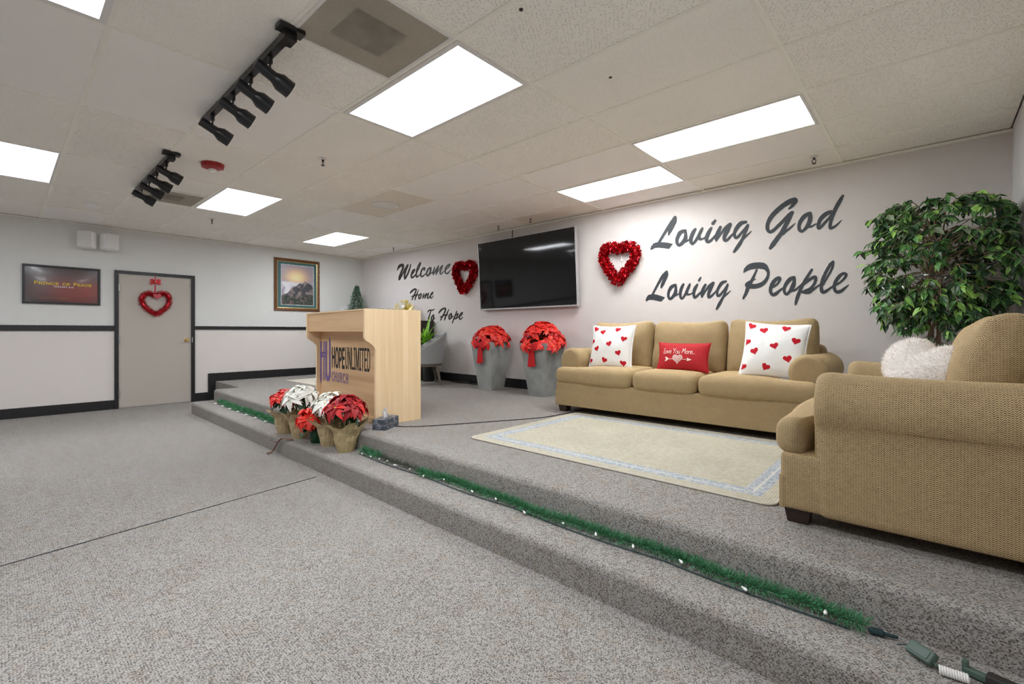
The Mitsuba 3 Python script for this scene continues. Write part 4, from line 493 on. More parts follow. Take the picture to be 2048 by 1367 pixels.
H_TV = [(-5.569, 2.178), (-5.616, 2.199), (-5.68, 2.21), (-5.761, 2.202), (-5.802, 2.157), (-5.802, 2.086), (-5.769, 1.997), (-5.72, 1.923), (-5.672, 1.85), (-5.624, 1.788), (-5.561, 1.832), (-5.491, 1.886), (-5.436, 1.951), (-5.391, 2.02), (-5.368, 2.092), (-5.383, 2.166), (-5.436, 2.203), (-5.498, 2.204)]
H_R = [(-2.806, 2.119), (-2.848, 2.153), (-2.902, 2.17), (-2.964, 2.167), (-3.013, 2.129), (-3.026, 2.06), (-2.995, 1.969), (-2.939, 1.888), (-2.884, 1.813), (-2.824, 1.744), (-2.777, 1.793), (-2.718, 1.852), (-2.654, 1.915), (-2.609, 1.983), (-2.586, 2.054), (-2.615, 2.12), (-2.666, 2.152), (-2.718, 2.156), (-2.771, 2.138)]
H_D = [(1.616, 1.675), (1.573, 1.703), (1.519, 1.717), (1.466, 1.687), (1.435, 1.625), (1.445, 1.553), (1.487, 1.495), (1.541, 1.443), (1.616, 1.399), (1.682, 1.455), (1.743, 1.512), (1.777, 1.588), (1.771, 1.67), (1.726, 1.723), (1.671, 1.723)]
t = thing('heart_wreath', 'red foil heart wreath between the word Welcome and the television', 'wreath')
part(t, 'tinsel', tinsel(heart_line(H_TV, 260), 'y', YB, .062, 2000, .042, rng), 'tinsel_mat', kind='stuff')
t = thing('heart_wreath', 'red foil heart wreath between the television and the word Loving', 'wreath')
part(t, 'tinsel', tinsel(heart_line(H_R, 260), 'y', YB, .060, 2200, .036, rng), 'tinsel_mat', kind='stuff')
part(t, 'hook', box(-2.802, -2.786, YB - .012, YB, 1.985, 2.055), 'white_plastic_mat', label='white adhesive hook inside the heart')
t = thing('heart_wreath', 'red tinsel heart wreath with bow hanging on the taupe door', 'wreath')
XD = XL + .014
part(t, 'tinsel', tinsel(heart_line(H_D, 260), 'x', XD, .040, 3200, .026, rng, True), 'tinsel_mat', kind='stuff')
part(t, 'ribbon', box(XD, XD + .002, 1.594, 1.616, 1.70, 1.975), 'ribbon_mat', label='pale red ribbon')
def loop2d(cy, cz, s, L, W, up):   # one flat-looped bow half, as a thick little ribbon
    p = catmull([(0, 0), (.5, .45 + up), (1, .30 + up), (1.0, -.1 + up), (.5, .0 + up), (0, 0)], 6) * [s * L, W]
    th = np.array([[XD + .012 + .01 * math.sin(k / len(p) * pi), cy + a, cz + b] for k, (a, b) in enumerate(p)])
    return loft([[th[k] + [-.004, 0, -.006], th[k] + [.012, 0, -.006], th[k] + [.012, 0, .006], th[k] + [-.004, 0, .006]] for k in range(len(th))])
b = part(t, 'bow', join([loop2d(1.604, 1.895, s, .062, .05, u) for s in (-1, 1) for u in (.25, -.65)]), 'tinsel_mat', label='small red bow')
part(b, 'knot', xf(rbox(.02, .022, .02, .008), t=(XD + .02, 1.604, 1.895)), 'gold_mat', label='gold bead')
part(t, 'heart', xf(extrude(Polygon(heart2d(.10)), .03), TO_YZ, (XD + .055, 1.618, 1.665)), 'ribbon_mat', label='small orange red heart at the notch')

# ------------------------------------------------------------------ poster, picture, speakers on the left wall
t = thing('framed_poster', 'black framed dark red poster reading Prince of Peace', 'poster')
py0, py1, pz0, pz1 = .198, .970, 1.506, 2.026
part(t, 'frame', xf(extrude(sbox(py0, pz0, py1, pz1).difference(sbox(py0 + .024, pz0 + .024, py1 - .024, pz1 - .024)), .028), TO_YZ, (XL, 0, 0)), 'black_trim_mat')
gy, gz = np.meshgrid(np.linspace(py0 + .02, py1 - .02, 31), np.linspace(pz0 + .02, pz1 - .02, 21), indexing='ij')
a, c = (gy - (py0 + py1) / 2) / .37, (gz - (pz0 + pz1) / 2) / .25
dome = XL + .008 + .016 * (1 - np.abs(a) ** 2.5) * (1 - np.abs(c) ** 2.5)
pv = np.stack([dome, gy, gz], -1).reshape(-1, 3)
I, J = np.meshgrid(range(30), range(20), indexing='ij'); q = np.stack([I * 21 + J, (I + 1) * 21 + J, (I + 1) * 21 + J + 1, I * 21 + J + 1], -1).reshape(-1, 4)
part(t, 'sheet', (pv, np.vstack([q[:, [0, 1, 2]], q[:, [0, 2, 3]]])), 'poster_mat', smooth=True)
def poster_text(words, m, label):
    ms = [xf(fit_text(w, a, b, c, d, .0015, bold), TO_YZ, (XL + .0235, 0, 0)) for w, a, b, c, d, bold in words]
    part(t, 'lettering', join(ms), m, label=label)
B0 = 1.764
poster_text([('P', .309, .346, B0, B0 + .046, True), ('RINCE', .352, .545, B0 - .001, B0 + .036, True), ('OF', .580, .660, B0 - .001, B0 + .036, True), ('P', .690, .727, B0, B0 + .046, True), ('EACE', .733, .876, B0 - .001, B0 + .036, True)], 'poster_yellow_mat', 'yellow capitals Prince of Peace')
poster_text([('I', .490, .496, 1.733, 1.757, True), ('SAIAH', .502, .622, 1.733, 1.754, True), ('9:6', .640, .690, 1.733, 1.754, True)], 'poster_white_mat', 'small pale Isaiah 9:6')
t = thing('framed_picture', 'mountain sunset picture in a carved brown frame with teal mat', 'picture')
fy0, fy1, fz0, fz1 = 3.345, 4.188, 1.518, 2.486
ring = lambda i, o, z0, z1: None
prof = [(0, 0), (0, .022), (.012, .034), (.030, .030), (.044, .018), (.052, .014), (.052, 0)]
def mitred(y0, y1, z0, z1, prof):
    rings = [[[XL + h, y0 + i if sy < 0 else y1 - i, z0 + i if sz < 0 else z1 - i] for i, h in prof] for sy, sz in ((-1, -1), (1, -1), (1, 1), (-1, 1), (-1, -1))]
    return loft(rings, caps=False)
part(t, 'frame', mitred(fy0, fy1, fz0, fz1, prof), 'frame_wood_mat')
part(t, 'fillet', mitred(fy0 + .050, fy1 - .050, fz0 + .050, fz1 - .050, [(0, 0), (0, .018), (.010, .014), (.012, 0)]), 'gold_mat', label='thin gold inner edge')
part(t, 'mat_board', box(XL, XL + .008, fy0 + .05, fy1 - .05, fz0 + .05, fz1 - .05), 'mat_teal_mat')
part(t, 'print', box(XL, XL + .0105, 3.473, 4.068, 1.633, 2.371), 'landscape_mat', label='sunset over misty hills')
part(t, 'print_edge', mitred(3.466, 4.075, 1.626, 2.378, [(0, .007), (0, .0095), (.008, .0095), (.008, .007)]), 'linen_mat')
def wall_speaker(yc, turn, label):
    t = thing('wall_speaker', label, 'speaker')
    R = rot('z', turn)
    at = (XL + .125, yc, 2.412)
    def shape(v):
        v = v.copy(); f = (v[:, 0] + .08) / .16
        v[:, 1] *= 1 - .16 * (1 - f); return v
    part(t, 'cabinet', xf(rbox(.15, .185, .235, .03, 4, 3, shape), R, at), 'white_plastic_mat', smooth=40)
    part(t, 'grille', xf(rbox(.012, .165, .215, .005, 2, 2), R, np.array(at) + R @ [.076, 0, 0]), 'white_metal_mat', smooth=40)
    part(t, 'bracket', tube([[XL, yc, 2.40], [XL + .06, yc, 2.40]], .018, 10), 'white_plastic_mat')
wall_speaker(.822, -.50, 'left one of two small white speakers under the ceiling')
wall_speaker(1.050, .45, 'right one of two small white speakers under the ceiling')
obj('wall_box', join([box(XL, XL + .03, 4.655, 4.705, 1.50, 1.625), box(XL, XL + .025, 4.715, 4.775, 1.50, 1.655)]), 'white_plastic_mat', 'small white control box on the wall left of the little fir tree', 'wall box')

# ------------------------------------------------------------------ the wooden lectern (local frame: x to the right end, y to the back)
AP = -0.0807
RP, P0 = rot('z', AP), np.array([-3.61, 2.205, 0])
lp = lambda m: xf(m, RP, P0)
t = thing('lectern', 'wide maple lectern with purple and black church lettering', 'lectern')
W = 1.36
side = catmull([(0.001, .967), (-.008, .990), (-.030, 1.014), (-.062, 1.038), (-.090, 1.055), (-.103, 1.080)], 5)
SIDE = Polygon([(.455, ZS2 + .002), (.455, 1.331)] + [(-.103, 1.331)] + [tuple(p) for p in side[::-1]] + [(0, .90), (0, ZS2 + .002)])
for x in (0, -W):
    part(t, 'side_panel', lp(xf(extrude(SIDE, .028), TO_YZ, (x - .014, 0, 0))), 'maple_side_mat')
part(t, 'front_panel', lp(box(-W + .014, -.014, .036, .056, ZS2 + .05, 1.14)), 'maple_panel_mat')
part(t, 'kick_board', lp(box(-W + .014, -.014, .024, .046, ZS2 + .002, ZS2 + .056)), 'maple_panel_mat')
part(t, 'upper_front', lp(box(-W + .014, -.014, -.090, -.070, 1.142, 1.318)), 'maple_panel_mat')
part(t, 'soffit', lp(box(-W + .014, -.014, -.090, .05, 1.132, 1.144)), 'maple_panel_mat')
part(t, 'top', lp(box(-W + .014, -.014, -.098, .455, 1.318, 1.330)), 'maple_side_mat')
zl = lambda m, y=.036: lp(xf(m, TO_XZ, (0, y, 0)))
part(t, 'lettering', zl(fit_text('HOPE', -1.022, -.712, .757, .975, .0025, True)), 'ink_mat', label='black capitals HOPE')
part(t, 'lettering', zl(fit_text('UNLIMITED', -.690, -.166, .762, .979, .0025)), 'ink_mat', label='thin black capitals UNLIMITED')
for i, ch in enumerate('CHURCH'):
    xx = -1.022 + i * .0685
    part(t, 'lettering', zl(fit_text(ch, xx, xx + .045, .617, .719, .0025)), 'logo_mat', label='purple letter of the word CHURCH')
LOGO = [[(-1.3379, 1.0267), (-1.3007, 1.0263), (-1.3007, .6271), (-1.3106, .5654), (-1.3379, .6005)], [(-1.2542, 1.028), (-1.2372, 1.0273), (-1.2372, .612), (-1.2542, .6173)],
        [(-1.2179, 1.0276), (-1.2011, 1.0288), (-1.2011, .6227), (-1.2179, .6144)],
        [(-1.3007, .9129), (-1.187, .9165), (-1.187, .8942), (-1.2798, .8932), (-1.2798, .8747), (-1.187, .8749), (-1.187, .8592), (-1.3007, .8548)],
        [(-1.1867, 1.029), (-1.1535, 1.0295), (-1.1535, .6892), (-1.1464, .6664), (-1.1299, .6582), (-1.1089, .6643), (-1.0972, .6929), (-1.0972, 1.035), (-1.0926, 1.0766), (-1.058, 1.0264), (-1.058, .6863), (-1.0718, .6393), (-1.1042, .6114), (-1.1334, .6068), (-1.1653, .6184), (-1.1843, .6497)]]
part(t, 'emblem', zl(extrude(unary_union([Polygon(p).buffer(0) for p in LOGO]), .0025)), 'logo_mat', label='purple monogram with a cross')
obj('laptop', lp(join([xf(rbox(.30, .21, .012, .005), t=(-.56, .33, 1.337)), xf(rbox(.30, .21, .012, .005), t=(-.56, .33, 1.350))])), 'black_metal_mat', 'closed dark laptop lying on the wooden lectern', 'laptop', smooth=40)

# ------------------------------------------------------------------ tissue box
t = thing('tissue_box', 'dark marbled tissue box on the carpet in front of the lectern', 'tissue box')
R, at = rot('z', math.atan2(2.362 - 2.158, -3.486 + 3.373) - pi / 2), np.array([-3.487, 2.235, ZS2])
part(t, 'box', xf(rbox(.122, .235, .088, .004, 2, 0), R, at + [0, 0, .0442]), 'tissue_marble_mat', smooth=30)
rng = np.random.default_rng(5)
def tissue():
    nu, nv = 15, 12; P = np.zeros((nu, nv, 3))
    for i, uu in enumerate(np.linspace(-1, 1, nu)):
        top = .095 * (1 - .45 * uu * uu) * (.8 + .2 * math.sin(uu * 5)) * (1 - .35 * (uu > .2) * uu)
        for j, vv in enumerate(np.linspace(0, 1, nv)):
            P[i, j] = [.016 * math.sin(uu * 6 + vv * 2) * (.3 + vv) + .004 * math.sin(uu * 23), uu * .055 * (1 - .45 * vv) - .012 * vv, vv * top]
    I, J = np.meshgrid(range(nu - 1), range(nv - 1), indexing='ij'); q = np.stack([I * nv + J, (I + 1) * nv + J, (I + 1) * nv + J + 1, I * nv + J + 1], -1).reshape(-1, 4)
    return P.reshape(-1, 3), np.vstack([q[:, [0, 1, 2]], q[:, [0, 2, 3]]])
part(t, 'tissue', xf(tissue(), R, at + [0, 0, .088]), 'paper_mat', smooth=True, label='white tissue pulled up from the slot')

# ------------------------------------------------------------------ flowers
def bract(L, W, droop, fold, n=5):
    """A pointed leaf from the origin along +x, its upper side towards +z."""
    v, f = [], []
    for i in range(n + 1):
        s = i / n
        w = W * (math.sin(pi * min(s ** .8, 1)) ** .8 if 0 < s < 1 else 0.0) + (.04 * W if i == 0 else 0)
        z = -droop * L * s * s + .10 * L * math.sin(pi * s)
        v += [[s * L, -w, z + fold * w], [s * L, 0, z], [s * L, w, z + fold * w]]
    for i in range(n):
        a, b = 3 * i, 3 * i + 3
        f += [[a, b, b + 1], [a, b + 1, a + 1], [a + 1, b + 1, b + 2], [a + 1, b + 2, a + 2]]
    return np.array(v), np.array(f)
def orient(m, d, up, at):
    d = np.asarray(d, float); d /= np.linalg.norm(d); up = np.asarray(up, float); s = np.cross(up, d); s /= np.linalg.norm(s) + 1e-9
    return xf(m, np.stack([d, s, np.cross(d, s)], 1), at)
def flower(parent, at, normal, size, m, rng, k=12, centre='yellow_mat', lift=.25):
    nrm = np.asarray(normal, float) / np.linalg.norm(normal)
    a = np.cross(nrm, [.3, .9, .2]); a /= np.linalg.norm(a); b = np.cross(nrm, a)
    fl = part(parent, 'flower', aim(lathe([(.0, -.006), (.010, -.002), (.011, .008), (.005, .012)], 7), nrm, np.asarray(at)), centre, label=None)
    ph = rng.uniform(0, 6.3)
    for i in range(k):
        inner = i >= k * .6
        th = ph + i * 2.39996 + rng.uniform(-.2, .2)
        L = size * (rng.uniform(.85, 1.1) if not inner else rng.uniform(.55, .75))
        d = a * math.cos(th) + b * math.sin(th) + nrm * (lift * (2.0 if inner else 1.0) + rng.uniform(-.28, .32))
        part(fl, 'bract', orient(bract(L, L * rng.uniform(.23, .33), rng.uniform(.25, .9), rng.uniform(.05, .55)), d, nrm, np.asarray(at) + nrm * .004), m if isinstance(m, str) else m[rng.integers(len(m))], smooth=True)
def wrap(at, r0, r1, h, peaks, rng, lean=(0, 0)):
    """Crumpled paper round a pot: r0 at the foot, r1 at the rim, peaks: heights of the corner points."""
    n, m = 52, 11; P = np.zeros((m, n, 3)); ph = rng.uniform(0, 6.28); f = rng.uniform(0, 6.28, 6)
    for j in range(n):
        th = 2 * pi * j / n
        k = ((th + ph) / (2 * pi) * len(peaks)) % len(peaks)
        c = abs(k - math.floor(k) - .5) * 2
        top = h * (.95 - .05 * math.sin(3 * th + f[3])) + peaks[int((k + .5) % len(peaks))] * c ** 1.3
        for i in range(m):
            s_ = i / (m - 1); z = top * s_; q = min(z / h, 1.0)
            fold = .085 * (1 - abs(math.sin(4.5 * th + f[0] + .8 * q))) ** 2 + .075 * (1 - abs(math.sin(6.5 * th + f[1] - 1.6 * q))) ** 3
            r_ = (r0 + (r1 - r0) * q ** .9) * (1 - fold * (.35 + .75 * q))
            r_ += max(0, z - h * .80) * (.35 + .55 * c)
            cr_ = meshkit.fbm(np.array([math.cos(th) * 2.6 + f[4], math.sin(th) * 2.6, z * 22]), 3, 3) - .5
            r_ *= 1 + .34 * cr_ * min(1, q * 3)
            P[i, j] = [r_ * math.cos(th), r_ * math.sin(th), z]
    v, fc = loft(P, caps=False)
    base = np.arange(n); v = np.vstack([v, [[0, 0, 0.001]]]); fc = np.vstack([fc, np.stack([(base + 1) % n, base, base * 0 + len(v) - 1], 1)])
    return v + np.asarray(at), fc
def poinsettia(at, hw, wrap_h, peaks, top, spread, m, label, rng, wrapm='kraft_mat', flowers=5, size=.085, r0=.068, r1=.112, tilt=(0, 0), low=False):
    t = thing('poinsettia', label, 'poinsettia')
    at = np.asarray(at, float)
    part(t, 'paper_wrap' if wrapm != 'green_foil_mat' else 'foil_wrap', wrap(at, r0, r1, wrap_h, peaks, rng), wrapm, smooth=14)
    part(t, 'soil', xf(lathe([(0, 0), (r1 * .72, .0)], 16, caps=False), t=at + [0, 0, wrap_h * .72]), 'pot_black_mat')
    c0 = at + [tilt[0], tilt[1], top]
    spots = [np.array([0, 0, .02])] + [np.array([spread * math.cos(q) * rng.uniform(.8, 1.1), spread * math.sin(q) * rng.uniform(.8, 1.1), -.035 * rng.uniform(.3, 1.4)]) for q in np.linspace(0, 2 * pi, flowers, endpoint=False) + rng.uniform(0, 1)]
    low_ring = [np.array([spread * 1.02 * math.cos(q), spread * 1.02 * math.sin(q), -.055 * rng.uniform(.6, 1.3)]) for q in np.linspace(0, 2 * pi, 5, endpoint=False) + rng.uniform(0, 1)]
    for s in spots[:flowers] + low_ring:
        p = c0 + s
        part(t, 'stem', tube(catmull([at + [s[0] * .2, s[1] * .2, wrap_h * .6], at + [tilt[0] * .6 + s[0] * .5, tilt[1] * .6 + s[1] * .5, (wrap_h + top) / 2], p - [0, 0, .006]], 4), .0035, 6), 'stem_mat')
        nn = np.array([s[0] * 5 / max(spread, .05) * .12 * 1.3, s[1] * 5 / max(spread, .05) * .12 * 1.3, 1.0]) + np.array([tilt[0], tilt[1], 0]) * 4
        flower(t, p, nn, size * rng.uniform(.95, 1.15), m, rng, 14, lift=.12 if not low else -.05)
    for i in range(16):
        q = rng.uniform(0, 2 * pi); d = np.array([math.cos(q), math.sin(q), rng.uniform(-.5, .1)])
        p = at + [.03 * math.cos(q) + tilt[0] * .5, .03 * math.sin(q) + tilt[1] * .5, top - rng.uniform(.05, .15)]
        part(t, 'leaf', orient(bract(rng.uniform(.08, .11), .03, .5, .2), d, (0, 0, 1), p), 'leaf_dark_mat', smooth=True)
    return t
rng = np.random.default_rng(21)
reds = ['red_bract_mat', 'bright_bract_mat']; deep = ['deep_bract_mat', 'red_bract_mat', 'deep_bract_mat']; whites = ['white_bract_mat']
p1 = poinsettia((-4.66, 1.865, ZS1), 0, .20, [.05, .06, .04, .06, .05], .385, .085, reds, 'red poinsettia in kraft paper, leftmost of the potted row', rng, flowers=5, size=.085)
part(p1, 'paper_lining', (np.array([[-.125, -.055, .17], [.02, -.128, .17], [.0, -.14, .285], [-.10, -.095, .27]]) + [-4.66, 1.865, ZS1], np.array([[0, 1, 2], [0, 2, 3]])), 'paper_mat', label='white paper liner sticking up')
poinsettia((-4.345, 1.875, ZS1), 0, .205, [.04, .07, .05, .05, .06], .435, .105, whites, 'white poinsettia in kraft paper beside the leftmost red one', rng, flowers=6, size=.098)
poinsettia((-4.045, 1.895, ZS1), 0, .13, [.015, .02, .015, .02], .265, .055, ['bright_bract_mat'], 'low bright red poinsettia in green foil between two white ones', rng, wrapm='green_foil_mat', flowers=4, size=.088, r0=.055, r1=.070, tilt=(-.03, -.075), low=True)
poinsettia((-3.865, 1.925, ZS1), 0, .20, [.11, .05, .06, .05, .08], .410, .095, whites, 'white poinsettia in kraft paper behind the low red one', rng, flowers=5, size=.098, r0=.075, r1=.118)
poinsettia((-3.575, 1.915, ZS1), 0, .215, [.10, .05, .09, .05, .05], .415, .115, deep, 'dark red poinsettia in gold kraft paper nearest the tissue box', rng, wrapm='kraft_gold_mat', flowers=6, size=.10, r0=.066, r1=.118)
obj('cord', join([tube(catmull([(-4.27, 1.775, ZS1 + .008), (-4.32, 1.750, ZS1 + .012), (-4.40, 1.725, ZS1 + .002), (-4.49, 1.716, .085), (-4.54, 1.700, .020), (-4.565, 1.66, .006)], 8), .006, 8),
    tube(catmull([(-4.26, 1.768, ZS1 + .009), (-4.31, 1.742, ZS1 + .014), (-4.39, 1.717, ZS1 + .006), (-4.475, 1.706, .085), (-4.52, 1.69, .020), (-4.53, 1.65, .006)], 8), .005, 8),
    tube([(-4.47, 1.716, .11), (-4.50, 1.69, .125), (-4.54, 1.675, .13)], .003, 6)]), 'cord_brown_mat', 'brown twisted cord hanging over the step beside the kraft pots', 'cord', smooth=True)
# planters with red poinsettias
def planter(cx, cy, turn, label_p, label_f, rng, spots):
    t = thing('planter', label_p, 'planter')
    def ring(h, z): return [[sx * h, sy * h, z] for sx, sy in ((-1, -1), (1, -1), (1, 1), (-1, 1))]
    z0, z1 = ZS2 + .001, .985
    R = rot('z', turn)
    m = loft([ring(.128, z0), ring(.208, z1), ring(.196, z1), ring(.190, z1 - .05)], caps=False)
    mm = join([m, (np.array(ring(.128, z0)), np.array([[0, 2, 1], [0, 3, 2]]))])
    part(t, 'body', xf(mm, R, (cx, cy, 0)), 'concrete_mat')
    part(t, 'soil', xf(box(-.190, .190, -.190, .190, z1 - .06, z1 - .045), R, (cx, cy, 0)), 'pot_black_mat')
    f = thing('poinsettia_arrangement', label_f, 'flowers')
    part(f, 'stems', xf(join([tube([[s[0] * .3, s[1] * .3, z1 - .045], [s[0], s[1], z1 + s[2] - .03]], .004, 5) for s in spots]), R, (cx, cy, 0)), 'stem_mat')
    for s in spots:
        p = np.array([cx, cy, z1]) + R @ np.array(s)
        nn = R @ np.array([s[0] * 3.2, s[1] * 3.2, .35 + max(0, s[2] - .08) * 3])
        flower(f, p, nn, rng.uniform(.095, .118), reds, rng, 11, lift=.15)
    bw = thing('bow', ('left' if cx < -4.2 else 'right') + ' red velvet bow on the ' + ('planter beside the grey chair' if cx < -4.2 else 'planter beside the sofa'), 'bow')
    y = -.228
    tail = lambda a, b: hexa([[a, y, z1 - .30], [b, y, z1 - .30], [b, y + .012, z1 - .30], [a, y + .012, z1 - .30]], [[a * .35 + .01, y - .02, z1 - .02], [b * .35 + .02, y - .02, z1 - .02], [b * .35 + .02, y, z1 - .02], [a * .35 + .01, y, z1 - .02]])
    lpm = lambda s: xf(rbox(.105, .05, .11, .024, 4, 3, lambda v: v * np.stack([np.ones(len(v)), np.ones(len(v)), .45 + .55 * np.clip((s * v[:, 0] + .05) / .07, 0, 1)], 1)), t=(s * .055, y - .012, z1 - .035))
    part(bw, 'tail', xf(tail(-.065, .010), R, (cx, cy, 0)), 'red_velvet_mat'); part(bw, 'tail', xf(xf(tail(-.010, .060), None, (0, -.006, .01)), R, (cx, cy, 0)), 'red_velvet_mat')
    part(bw, 'loop', xf(lpm(-1), R, (cx, cy, 0)), 'red_velvet_mat', smooth=True); part(bw, 'loop', xf(lpm(1), R, (cx, cy, 0)), 'red_velvet_mat', smooth=True)
    part(bw, 'knot', xf(rbox(.045, .05, .05, .02, 3, 1), R, np.array([cx, cy, 0]) + R @ [0, y - .02, z1 - .035]), 'red_velvet_mat', smooth=True)
def dome(rng, rx, rz, n, drop):
    out = []
    for i in range(n):
        q = i * 2.39996 + rng.uniform(-.3, .3); s = math.sqrt((i + .5) / n)
        out.append((rx * s * math.cos(q), rx * s * math.sin(q), rz * (1 - s ** 2.2) + .03 + rng.uniform(-.015, .02) - drop * (s > .8) * rng.random()))
    return out
rng = np.random.default_rng(31)
planter(-4.69, 4.745, -.0, 'grey concrete tapered planter with red flowers beside the grey chair', 'round mound of red poinsettias in the planter beside the grey chair', rng, dome(rng, .255, .17, 36, .09))
planter(-3.735, 4.725, -.0, 'grey concrete tapered planter with red flowers beside the sofa', 'mound of red poinsettias in the planter beside the sofa', rng, dome(rng, .275, .21, 40, .11))
# ------------------------------------------------------------------ rugs
def rug(x0, x1, y0, y1, r, h): return xf(extrude(sbox(x0 + r, y0 + r, x1 - r, y1 - r).buffer(r, 8), h), t=(0, 0, ZS2 + .0004))
t = thing('area_rug', 'cream braided rug with pale blue border in front of the sofa', 'rug')
part(t, 'body', rug(*RUG, .05, .011), 'rug_mat')
edge = np.array(sbox(RUG[0] + .05, RUG[2] + .05, RUG[1] - .05, RUG[3] - .05).buffer(.05, 6).exterior.coords)
part(t, 'bound_edge', tube(np.c_[edge, np.full(len(edge), ZS2 + .0065)], .0062, 6, False), 'cream_rug_mat', smooth=True)
obj('small_rug', rug(-8.06, -6.36, 3.235, 4.40, .02, .008), 'cream_rug_mat', 'plain pale rug lying behind the wooden lectern', 'rug')
obj('power_cable', tube(catmull([(-3.50, 2.29, ZS2 + .004), (-3.30, 2.44, ZS2 + .004), (-3.02, 2.95, ZS2 + .004), (-2.80, 3.40, ZS2 + .004), (-2.74, 3.62, ZS2 + .004), (-2.72, 4.1, ZS2 + .004)], 8), .004, 6), 'pot_black_mat', 'thin black cord across the stage carpet between lectern and sofa', 'cord')

